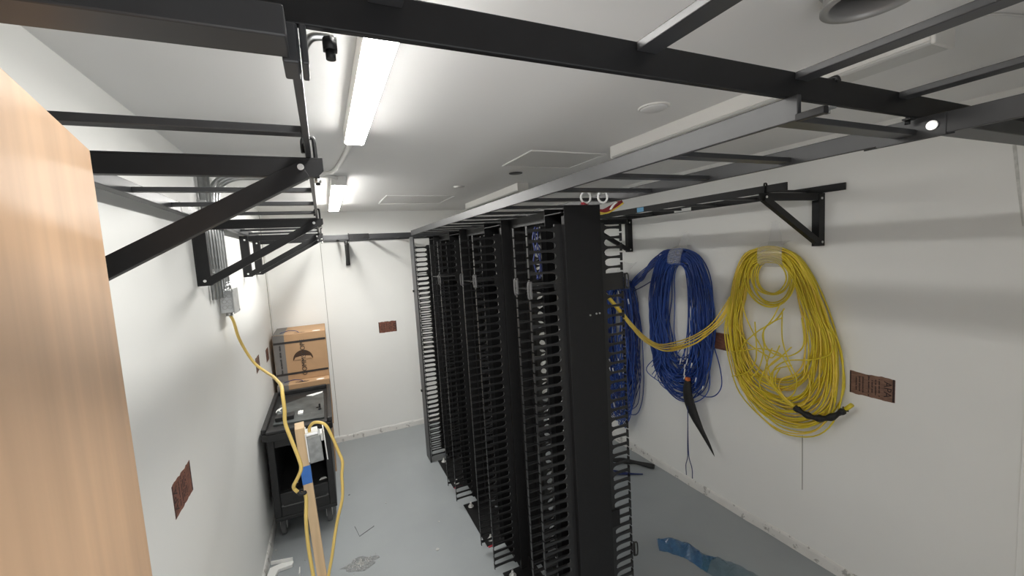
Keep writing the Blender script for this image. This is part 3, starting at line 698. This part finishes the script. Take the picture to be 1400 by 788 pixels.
carton(-.478, -.042, 4.235, 4.70, .8862, 1.318, 'top cardboard box of the stack with half-moon hand hole', front=True, top=True)

# ------------------------------------------------------------------ unpainted stamp patches on the walls
def stamp(label, org, udir, vdir, w, h, m, txt_u=None, txt_flip=1, rows=True, seed=1, big=.045):
    """org: lower corner on the wall; udir, vdir along the wall; normal = udir x vdir"""
    F = frame(org, udir, vdir); t = thing('stamp_patch', label, 'stamp mark', tuple(org), 'bare stamped plywood patches')
    rnd = random.Random(seed); b = new(); n = 14
    bot = [(w * i / n, rnd.uniform(-.002, .002)) for i in range(n + 1)]; topp = [(w * i / n, h + rnd.uniform(-.004, .003)) for i in range(n + 1)]
    prism(b, bot + list(reversed(topp)), -.0008, .0012, 'z', F); part('patch', b, m, t)
    b = new()
    for (u0, u1) in ((.0, .006), (w - .010, w - .002)): box(b, u0, u1, .002, h - .002, .0012, .0016, F)
    part('printed_border', b, 'stampink', t)
    if txt_u is not None:
        text('printed_name', 'APA', big, 'stampink', t, F @ frame((txt_u, h / 2, .0014), (0, -txt_flip, 0), (txt_flip, 0, 0)), .0003)
        u_lines = [.03, .045, .06, .085, .10, .115, .13]
        for k, u in enumerate(u_lines):
            if abs(u - txt_u) < .03: continue
            ink_line('printed_line', h * (.55 + .1 * (k % 4)), .0085, 'stampink', t, F @ frame((u, h / 2, .0012), (0, -txt_flip, 0), (txt_flip, 0, 0)), k + seed)
    return t
stamp('brown APA stamp patch on the right wall beside the yellow coil', (XR, 1.246, 1.088), (0, -1, 0), (0, 0, 1), .194, .120, 'stampb', .163, 1, seed=2)
stamp('big red-brown APA stamp patch on the left wall near the door', (XL, 1.637, 1.148), (0, 1, 0), (0, 0, 1), .196, .112, 'stamp', .026, -1, seed=3)
stamp('brown stamp patch on the left wall touched by the yellow cord', (XL, 3.478, 1.172), (0, 1, 0), (0, 0, 1), .176, .108, 'stampb', .15, 1, seed=4)
stamp('purple-red stamp patch on the left wall beside the top cardboard box', (XL, 4.030, 1.128), (0, 1, 0), (0, 0, 1), .155, .108, 'stamp', .03, -1, seed=5)
stamp('red-brown stamp patch on the back wall right of the boxes', (.494, YB, 1.128), (1, 0, 0), (0, 0, 1), .192, .122, 'stamp', .165, 1, seed=6)
b = new(); box(b, XR - .0012, XR + .0008, 1.975, 2.09, 1.165, 1.285); tag(obj('stamp_patch', b, 'stamp'), 'dark stamp patch half hidden between the blue and yellow coils', 'stamp mark', 'bare stamped plywood patches')

# ------------------------------------------------------------------ cable coils on the right wall
def loop_pts(rnd, yc, ztop, w, zbot, zmid, xb, yb, jit=.012, narrow=.42):
    """closed hanging loop in the wall plane; yc: y of hook, yb: y of lowest point"""
    H_ = ztop - zbot; P = []
    prof = [(0, 0), (narrow, .035), (narrow + .26, .15), (narrow + .44, .33), (1.0, zmid), (.97, .70), (.80, .86), (.45, .965), (0, 1.0), ]
    side = [(s, f) for s, f in prof]
    seq = [(s, f, 1) for s, f in side] + [(s, f, -1) for s, f in reversed(side[1:-1])]
    for s, f, sg in seq:
        yy = yc + (yb - yc) * f + sg * s * w
        P.append((xb + rnd.uniform(-.008, .008), yy + rnd.uniform(-jit, jit) * (0.3 + f), ztop - H_ * f + rnd.uniform(-jit, jit) * .6))
    return P
rnd = random.Random(11)
yel = thing('cable_coil', 'yellow cable coil hanging on the right wall', 'cable coil', (XR - .02, 1.67, 1.85), 'hanging cable coils')
for i in range(40):
    f = i / 39.0
    w = .205 + .130 * f + rnd.uniform(-.02, .02); zb = 1.07 - .285 * f ** .8 + rnd.uniform(-.035, .03); zt_ = 1.79 + .098 * f + rnd.uniform(-.006, .006)
    xb = XR - .018 - .055 * rnd.random()
    b = new(); tube(b, smooth_pts(loop_pts(rnd, 1.655, zt_, w, zb, .50, xb, 1.655 - .085 * f - .02, .013), 4, True), .0042, 6, closed=True); part('cable', b, 'yellow' if i % 4 else 'yellow2', yel)
for i, (w, zt_, zb) in enumerate(((.100, 1.800, 1.600), (.108, 1.815, 1.592), (.118, 1.835, 1.545), (.128, 1.842, 1.535), (.136, 1.850, 1.530), (.142, 1.862, 1.522), (.150, 1.872, 1.518), (.104, 1.805, 1.598))):     # small round turns at the top
    cz = (zt_ + zb) / 2; hh = (zt_ - zb) / 2; ph = rnd.uniform(0, 6)
    b = new(); tube(b, [(XR - .035 - .006 * i + .004 * math.sin(a + ph), 1.642 + .004 * math.cos(ph) - w * math.sin(a) * (1 + .04 * math.sin(2 * a + ph)), cz + hh * math.cos(a)) for a in [2 * PI * k / 40 for k in range(40)]], .0042, 6, closed=True); part('cable', b, 'yellow', yel)
X_ = XR - .085
loose = [   # loose strands inside and beside the coil
    [(1.83, 1.62), (1.80, 1.46), (1.74, 1.36), (1.66, 1.24), (1.63, 1.10), (1.60, 1.02)],
    [(1.545, 1.52), (1.60, 1.44), (1.70, 1.36), (1.80, 1.26), (1.84, 1.18)],
    [(1.56, 1.56), (1.60, 1.46), (1.66, 1.36), (1.665, 1.26), (1.70, 1.12), (1.74, 1.06)],
    [(1.545, 1.47), (1.64, 1.40), (1.655, 1.30), (1.61, 1.24), (1.50, 1.25), (1.42, 1.33), (1.44, 1.48)],
    [(1.88, 1.20), (1.80, 1.22), (1.70, 1.25), (1.58, 1.25), (1.52, 1.20), (1.48, 1.10)],
    [(1.86, 1.40), (1.78, 1.28), (1.66, 1.22), (1.60, 1.22), (1.56, 1.30)],
    [(1.88, 1.03), (1.78, 1.08), (1.72, 1.16), (1.70, 1.25), (1.72, 1.42)],
    [(1.55, 1.50), (1.55, 1.34), (1.50, 1.22), (1.46, 1.12), (1.49, 1.02), (1.56, .96)],
    [(1.36, 1.55), (1.325, 1.46), (1.285, 1.40), (1.30, 1.30), (1.40, 1.245), (1.52, 1.215), (1.60, 1.14), (1.615, 1.03)],
    [(1.50, 1.30), (1.58, 1.20), (1.66, 1.12), (1.70, 1.02), (1.66, .96), (1.60, .93)],
]
for k, pts in enumerate(loose):
    b = new(); tube(b, smooth_pts([(X_ - .004 * (k % 4) + .012 * math.sin(j * 1.7 + k), y, z) for j, (y, z) in enumerate(pts)], 6), .0040, 6); part('cable', b, 'yellow', yel)
gather = [[(1.62, 1.27), (1.655, 1.16), (1.66, 1.08)], [(1.55, 1.24), (1.625, 1.17), (1.65, 1.09)], [(1.50, 1.19), (1.60, 1.14), (1.625, 1.07)], [(1.87, 1.12), (1.80, 1.04), (1.70, .985)], [(1.90, 1.20), (1.84, 1.08), (1.72, 1.00)],
          [(1.46, 1.15), (1.55, 1.10), (1.575, 1.04)], [(1.57, 1.16), (1.60, 1.09), (1.59, 1.02)], [(1.41, 1.16), (1.40, 1.06), (1.43, .98)]]
for k, g3 in enumerate(gather):    # strands gathering into the black sleeve
    pts = [(X_ + .008 - .003 * (k % 3), y, z) for y, z in g3]
    mid = Vector(pts[-1]).lerp(Vector((X_ - .008, 1.475, .945)), .5) + Vector((-.004, .012, -.008 + .004 * (k % 3)))
    pts += [tuple(mid), (X_ - .008 + .003 * (k % 3), 1.475, .945 + .003 * (k % 4)), (X_ - .004, 1.44, .935)]
    b = new(); tube(b, smooth_pts(pts, 6), .0040, 6); part('cable', b, 'yellow2' if k % 2 else 'yellow', yel)
b = new(); sp = smooth_pts([(X_ - .006, 1.476, .948), (X_ - .004, 1.42, .925), (X_, 1.36, .922), (X_ + .005, 1.30, .945), (X_ + .01, 1.245, .995), (X_ + .012, 1.228, 1.015)], 5)
tube(b, sp, [.017 + .004 * math.sin(i * 1.3) - .009 * max(0, i / len(sp) - .6) for i in range(len(sp))], 10); part('sleeve', b, 'sleeve', yel)['label'] = 'black mesh sleeve'
b = new(); tube(b, [(X_ + .012, 1.232, 1.010), (X_ + .016, 1.200, 1.048)], .011, 8); part('cable_tips', b, 'yellow', yel)
# swag of yellow cables to the nearest cable manager
rnd = random.Random(23)
for k in range(9):
    o1 = rnd.uniform(-.02, .02); o2 = rnd.uniform(-.022, .022)
    pts = [(2.45, 1.90 + o1, 1.56), (2.44, 1.965 + o1, 1.43 + o2), (2.40, 2.03 + o1, 1.335 + o2 * .6), (2.27, 2.055 + o2, 1.268 + o2), (2.10, 2.05 + o1, 1.252 + o2 * 1.1), (1.90, 1.98 + o2, 1.285 + o2 * .9), (1.66, 1.85 + o1 * .6, 1.395 + o2 * .8), (1.44, 1.70 + o1 * .5, 1.525 + o2 * .6), (1.29, 1.60 + o1 * .3, 1.625 + o2 * .5), (1.205, 1.592 + o1 * .2, 1.712 + o2 * .4), (1.170, 1.600, 1.742)]
    b = new(); tube(b, smooth_pts(pts, 6), .0042, 6); part('swag_cable', b, 'yellow2', yel)
# clear straps
def strap(label, y0, y1, z0, z1, holes, upy, upz, lean=.0):
    t = thing('hanging_strap', label, 'strap', (XR, (y0 + y1) / 2, z1), 'clear plastic hanging straps')
    b = new(); xf = XR - .100; n = 8; prev = None
    path = [(XR - .010, z1 + .03), (XR - .050, z1 + .022), (xf + .012, z1 + .008), (xf, z1 - .02), (xf - .003, (z0 + z1) / 2), (xf + .002, z0 + .018), (xf + .018, z0 + .002), (XR - .045, z0 - .012), (XR - .008, z0 - .008)]
    for (x, z) in path:
        s = (z - z1) / (z0 - z1) * lean
        cur = [bm_v(b, x, y0 + s + (y1 - y0) * j / 4, z) for j in range(5)]
        if prev:
            for j in range(4): f = b.faces.new((prev[j], prev[j + 1], cur[j + 1], cur[j])); f.smooth = True
        prev = cur
    part('band', b, 'filmband', t)
    for (hy, hz) in holes:
        b = new(); tube(b, [(xf - .005, hy + .020 * math.cos(a), hz + .020 * math.sin(a)) for a in [2 * PI * k / 20 for k in range(20)]], .003, 6, closed=True); part('punched_hole', b, 'film', t)
    b = new(); A = []
    rr = random.Random(3)
    for (y, z, wd) in ((.5 * (y0 + y1), z1 - .005, .060), (.5 * (y0 + y1) + (upy - .5 * (y0 + y1)) * .5, (z1 + upz) / 2, .042), (upy, upz, .030)):
        A.append([bm_v(b, XR - .012 - .022 * (upz - z) / max(.01, upz - z1) - .008 * abs(j - 1.5), y + wd * (j / 3 - .5) * 2 * .8, z + rr.uniform(-.008, .008)) for j in range(4)])
    for r0, r1 in zip(A, A[1:]):
        for j in range(3): f = b.faces.new((r0[j], r0[j + 1], r1[j + 1], r1[j])); f.smooth = True
    part('film_tail', b, 'film', t)
    return t
def bm_v(b, x, y, z): return b.verts.new((x, y, z))
strap('clear plastic strap holding the yellow coil on the right wall', 1.545, 1.695, 1.775, 1.885, (), 1.63, 2.03)
strap('clear plastic strap with two holes holding the big blue coil', 2.275, 2.405, 1.775, 1.885, ((2.375, 1.800), (2.315, 1.865)), 2.30, 2.01, .03)

rnd = random.Random(31)
blu = thing('cable_coil', 'big blue cable coil hanging between the yellow coil and the racks', 'cable coil', (XR - .02, 2.42, 1.85), 'hanging cable coils')
for i in range(72):
    f = rnd.random()
    w = .10 + .205 * f ** .8 + rnd.uniform(-.012, .012)
    zb = .74 + .22 * (1 - f) + rnd.uniform(-.07, .13); zt_ = 1.775 + .115 * f + rnd.uniform(-.01, .01)
    xb = XR - .012 - .080 * rnd.random()
    P = loop_pts(rnd, 2.355, zt_, w, zb, .52, xb, 2.38 + rnd.uniform(-.03, .03), .022, .55)
    b = new(); tube(b, smooth_pts(P, 4, True), .0040, 5, closed=True); part('cable', b, 'blue2' if i % 3 == 0 else 'blue', blu)
for i in range(10):     # looser strands over the lower half
    y_ = 2.355 + rnd.choice((-1, 1)) * rnd.uniform(.15, .24); z_ = 1.35 + rnd.uniform(-.2, .2); X2 = XR - .100 - .006 * (i % 3)
    pts = [(X2, y_, z_), (X2 - .006, y_ + rnd.uniform(-.06, .06), z_ - .16), (X2, y_ + rnd.uniform(-.12, .12), z_ - .34), (X2 + .004, y_ + rnd.uniform(-.15, .15), max(.80, z_ - .5))]
    b = new(); tube(b, smooth_pts(pts, 6), .0038, 5); part('cable', b, 'blue2', blu)
b = new(); tube(b, smooth_pts([(XR - .05, 2.06, 1.20), (XR - .05, 2.01, 1.05), (XR - .05, 2.00, .92), (XR - .05, 2.06, .83), (XR - .05, 2.16, .80), (XR - .06, 2.24, .83)], 6), .0040, 6); part('cable', b, 'blue', blu)
for i in range(14):     # link strands to the bundle beside the racks
    o_ = i * .0045
    pts = [(XR - .03 - .04 * rnd.random(), 2.30, 1.860 + o_ * .35), (XR - .05, 2.46 + o_, 1.845 + o_ * .5), (XR - .055, 2.60 + o_, 1.80 - .012 * (i % 5)), (XR - .055, 2.76, 1.715 - .014 * (i % 7)), (XR - .055, 2.88, 1.63 - .014 * (i % 6)), (XR - .05, 2.96, 1.50 - .01 * i)]
    b = new(); tube(b, smooth_pts(pts, 5), .0042, 5); part('cable', b, 'blue' if i % 2 else 'navy', blu)
b = new(); tube(b, smooth_pts([(XR - .075, 2.50, 1.70), (XR - .075, 2.70, 1.60), (XR - .07, 2.86, 1.535)], 4), .0045, 6); part('cable', b, 'navy', blu)
b = new(); sp = smooth_pts([(XR - .105, 2.245, .905), (XR - .105, 2.25, .80), (XR - .095, 2.225, .69), (XR - .085, 2.17, .58), (XR - .075, 2.10, .47), (XR - .07, 2.048, .385)], 5)
tube(b, sp, [.026 + .018 * math.sin(min(1, i / len(sp) * 1.6) * PI * .9) - .036 * (i / len(sp)) ** 3 for i in range(len(sp))], 10, flat=.6); part('sleeve', b, 'sleeve', blu)['label'] = 'black mesh sleeve'
b = new(); box(b, XR - .120, XR - .095, 2.228, 2.258, .905, .930); part('tag', b, 'orange', blu, .003)['label'] = 'orange tag'
for y_ in (2.296, 2.238):
    b = new(); tube(b, smooth_pts([(XR - .12, 2.236, .75), (XR - .115, 2.245, .58), (XR - .10, 2.262 + (y_ - 2.262) * .1, .40), (XR - .095, 2.265 + (y_ - 2.265) * .25, .29), (XR - .09, y_, .215), (XR - .085, y_ + .002, .13)], 5), .0032, 6); part('loose_end', b, 'navy', blu)
for i in range(9):      # white numbered markers on the strands
    y_ = 2.17 + rnd.uniform(-.06, .16); z_ = rnd.uniform(.86, 1.18)
    b = new(); tube(b, [(XR - .112, y_, z_), (XR - .112, y_ - .012, z_ + rnd.uniform(.03, .055))], .0046, 6); part('marker', b, 'label', blu)

rnd = random.Random(47)
blk = thing('cable_coil', 'tangled blue cable bundle hanging behind the fingers of the nearest cable manager', 'cable coil', (XR - .02, 3.1, 1.6), 'hanging cable coils')
for i in range(64):
    f = rnd.random(); w = .07 + .20 * f + rnd.uniform(-.02, .02)
    zb = .24 + .55 * rnd.random() ** 1.3; zt_ = 1.56 + .09 * f
    P = loop_pts(rnd, 3.07, zt_, w, zb, .50, XR - .018 - .09 * rnd.random(), 3.14 + rnd.uniform(-.08, .08), .036, .6)
    b = new(); tube(b, smooth_pts(P, 4, True), .0040, 5, closed=True); part('cable', b, ('blue', 'blue2', 'navy')[i % 3], blk)
for i in range(8):
    y_ = 2.98 + rnd.uniform(-.05, .15)
    pts = [(XR - .10, y_, 1.0 + rnd.uniform(-.2, .2)), (XR - .11, y_ + rnd.uniform(-.1, .05), .72), (XR - .09, y_ - .06 + rnd.uniform(-.06, .06), .45), (XR - .10, y_ + rnd.uniform(-.08, .1), .25)]
    b = new(); tube(b, smooth_pts(pts, 6), .0038, 5); part('cable', b, 'blue2', blk)
for i in range(10):     # marker flags
    b = new(); y_ = 3.0 + rnd.uniform(-.15, .2); z_ = rnd.uniform(.5, 1.5); tube(b, [(XR - .115, y_, z_), (XR - .115, y_ + .01, z_ + .045)], .0055, 6); part('marker', b, 'label', blk)
t = thing('hanging_strap', 'clear plastic strap at the top of the blue bundle beside the racks', 'strap', (XR, 2.95, 1.68), 'clear plastic hanging straps')
b = new(); A = []
for (x, z) in ((XR - .01, 1.78), (XR - .09, 1.72), (XR - .115, 1.62), (XR - .10, 1.55), (XR - .02, 1.54)):
    A.append([b.verts.new((x, y, z + .012 * math.sin(y * 40))) for y in (2.86, 2.92, 2.98, 3.04)])
for r0, r1 in zip(A, A[1:]):
    for j in range(3): f = b.faces.new((r0[j], r0[j + 1], r1[j + 1], r1[j])); f.smooth = True
part('band', b, 'film', t)

# on the floor behind the racks
b = new(); sp = smooth_pts([(2.05, 3.00, .022), (2.20, 2.93, .026), (2.33, 2.82, .024), (2.44, 2.665, .020)], 5); tube(b, sp, [.024 + .006 * math.sin(i) - .016 * max(0, i / len(sp) - .7) for i in range(len(sp))], 10, flat=.8)
tag(obj('cable_sleeve', b, 'sleeve'), 'black cable sleeve lying on the floor behind the racks', 'cable sleeve')
t = thing('cable_bundle', 'dark blue cable ends lying on the floor behind the racks', 'cables', (2.1, 2.85, 0))
for i in range(8):
    b = new(); tube(b, smooth_pts([(1.78 + .01 * i, 3.02 - .02 * i, .010 + .004 * (i % 3)), (1.95, 2.92 - .012 * i, .014 + .006 * (i % 3)), (2.10, 2.82 - .012 * i, .012 + .005 * (i % 2)), (2.21 + .012 * i, 2.70 - .008 * i, .006)], 5), .0045, 6); part('cable', b, 'navy', t)

# ------------------------------------------------------------------ floor litter
def crumpled(path, widths, heights, seed, n=11, skirt=True):
    rnd = random.Random(seed); b = new(); P = smooth_pts([(x, y, 0) for x, y in path], 5); rows = []
    m_ = len(P)
    for i, p in enumerate(P):
        t_ = i / (m_ - 1); tg = (P[min(i + 1, m_ - 1)] - P[max(i - 1, 0)]).normalized(); sd = Vector((-tg.y, tg.x, 0))
        k = t_ * (len(widths) - 1); a = int(min(k, len(widths) - 2)); fr = k - a
        w = widths[a] * (1 - fr) + widths[a + 1] * fr; h = heights[a] * (1 - fr) + heights[a + 1] * fr
        row = []
        for j in range(n):
            s = j / (n - 1) * 2 - 1
            z = .003 + h * (1 - s * s) * (.55 + .45 * math.sin(3.1 * s + 2.7 * i * .5)) + abs(rnd.gauss(0, .006)) * (1 - abs(s))
            row.append(b.verts.new(p + sd * (s * w + rnd.uniform(-.006, .006)) + Vector((0, 0, max(.002, z)))))
        rows.append(row)
    for r0, r1 in zip(rows, rows[1:]):
        for j in range(n - 1): b.faces.new((r0[j], r0[j + 1], r1[j + 1], r1[j]))
    return b
t = thing('plastic_bag', 'crumpled blue plastic bag on the grey floor at the lower right', 'plastic bag', (1.95, 1.75, 0))
part('bag_body', crumpled([(1.80, 1.955), (1.875, 1.90), (1.92, 1.82), (1.93, 1.745), (1.955, 1.675)], [.05, .075, .065, .055, .075], [.03, .045, .045, .035, .03], 3), 'bag', t)
part('bag_mouth', crumpled([(1.93, 1.72), (1.975, 1.64), (2.00, 1.56), (2.01, 1.46)], [.07, .085, .10, .11], [.04, .045, .035, .02], 8), 'bagclear', t)
t = thing('plaster_crumbs', 'patch of grey plaster crumbs and dust on the floor by the pine stud', 'debris', (.04, 2.73, 0)); C.objects.unlink(t); bpy.data.objects.remove(t)
rnd = random.Random(77); b = new()
for i in range(230):
    a = rnd.uniform(0, 2 * PI); q = abs(rnd.gauss(0, .5)); x = .045 + .11 * q * math.cos(a); y = 2.735 + .075 * q * math.sin(a); s = rnd.uniform(.0015, .006)
    vs = [b.verts.new((x + s * rnd.uniform(.6, 1.2) * dx_, y + s * rnd.uniform(.6, 1.2) * dy_, max(0.0003, s * dz_))) for dx_, dy_, dz_ in ((-1, -1, 0), (1, -1, 0), (0, 1, 0), (0, 0, 1.2))]
    for f in ((0, 1, 3), (1, 2, 3), (2, 0, 3), (0, 2, 1)): b.faces.new([vs[k] for k in f])
tag(obj('plaster_crumbs', b, 'crumb'), 'patch of grey plaster crumbs on the floor right of the pine stud', 'debris', kind='stuff')
b = new(); n = 22
prism(b, [(.045 + (.105 + .02 * math.sin(5 * a) + .012 * math.cos(9 * a)) * math.cos(a), 2.735 + (.062 + .014 * math.sin(4 * a + 1)) * math.sin(a)) for a in [2 * PI * k / n for k in range(n)]], .0002, .0010, 'z')
tag(obj('dust_smear', b, 'dirt'), 'dark dusty smear under the plaster crumbs on the floor', 'dirt')
b = new(); tube(b, [(.035, 3.150, .003), (.058, 3.020, .003), (.162, 3.085, .004)], .0022, 6); tag(obj('bent_wire', b, 'dirt'), 'thin bent wire lying in a V on the grey floor', 'wire')
t = thing('plastic_bracket', 'white plastic bracket on the floor at the lower left corner', 'bracket piece', (-.41, 2.88, 0))
T = Matrix.Translation((-.435, 2.925, .0)) @ Matrix.Rotation(R(-12), 4, 'Z')
b = new(); prism(b, [(-.045, -.16), (-.06, .02), (.02, .055), (.075, .045), (.075, .01), (.0, -.01), (-.005, -.16)], .0005, .022, 'z', T); part('plate', b, 'white', t, .003)
b = new(); box(b, -.06, .07, .045, .050, .022, .045, T); part('lip', b, 'white', t)
rnd = random.Random(9)
for i, (x, y, lb) in enumerate(((-.285, 2.955, 'tiny white paint chip right of the white bracket piece'), (-.475, 3.16, 'tiny white chip on the floor by the left wall'), (.52, 2.62, 'small pale paint flake on the floor left of the middle rack foot'), (.28, 3.34, 'tiny white chip on the floor right of the bent wire'), (.60, 2.90, 'tiny pale chip on the floor close to the far rack foot'), (.02, 3.62, 'tiny dark chip on the floor right of the black cart'))):
    b = new(); s = .009 if i != 2 else .016
    prism(b, [(x + s * rnd.uniform(.5, 1) * math.cos(a), y + s * rnd.uniform(.5, 1.2) * math.sin(a)) for a in [2 * PI * k / 7 for k in range(7)]], .0003, .003, 'z'); tag(obj('paint_chip', b, 'dirt' if i == 5 else 'crumb'), lb, 'chip', 'paint chips on the floor')
b = new(); box(b, -.315, -.309, 2.80, 2.86, .0005, .03); tag(obj('plastic_strip', b, 'white'), 'short white strip standing on the floor by the pine stud', 'strip')

# ------------------------------------------------------------------ world, camera
w = bpy.data.worlds.new('world'); bpy.context.scene.world = w; w.use_nodes = True
w.node_tree.nodes['Background'].inputs[0].default_value = (0.95, 0.97, 1.0, 1); w.node_tree.nodes['Background'].inputs[1].default_value = 1.0
cam = bpy.data.cameras.new('camera'); co = bpy.data.objects.new('camera', cam); C.objects.link(co)
yaw, pit, rol = 0.421722537, 0.0904509009, -0.0596818438
cy_, sy_, cp_, sp_, cr_, sr_ = math.cos(yaw), math.sin(yaw), math.cos(pit), math.sin(pit), math.cos(rol), math.sin(rol)
fw = Vector((sy_ * cp_, cy_ * cp_, -sp_)); rt = Vector((cy_, -sy_, 0)); up = rt.cross(fw)
r2 = rt * cr_ + up * sr_; u2 = up * cr_ - rt * sr_
mw = Matrix((r2, u2, -fw)).transposed().to_4x4(); mw.translation = (0, 0, 1.955)
co.matrix_world = mw
cam.sensor_width = 36; cam.lens = 567.8 / 1400 * 36; cam.clip_start = 0.01
sc = bpy.context.scene; sc.camera = co
sc.view_settings.view_transform = 'Standard'; sc.view_settings.look = 'None'; sc.view_settings.gamma = 1; sc.view_settings.exposure = 1.3
sc.view_settings.use_curve_mapping = False
sc.cycles.max_bounces = 10; sc.cycles.diffuse_bounces = 6; sc.cycles.transparent_max_bounces = 24
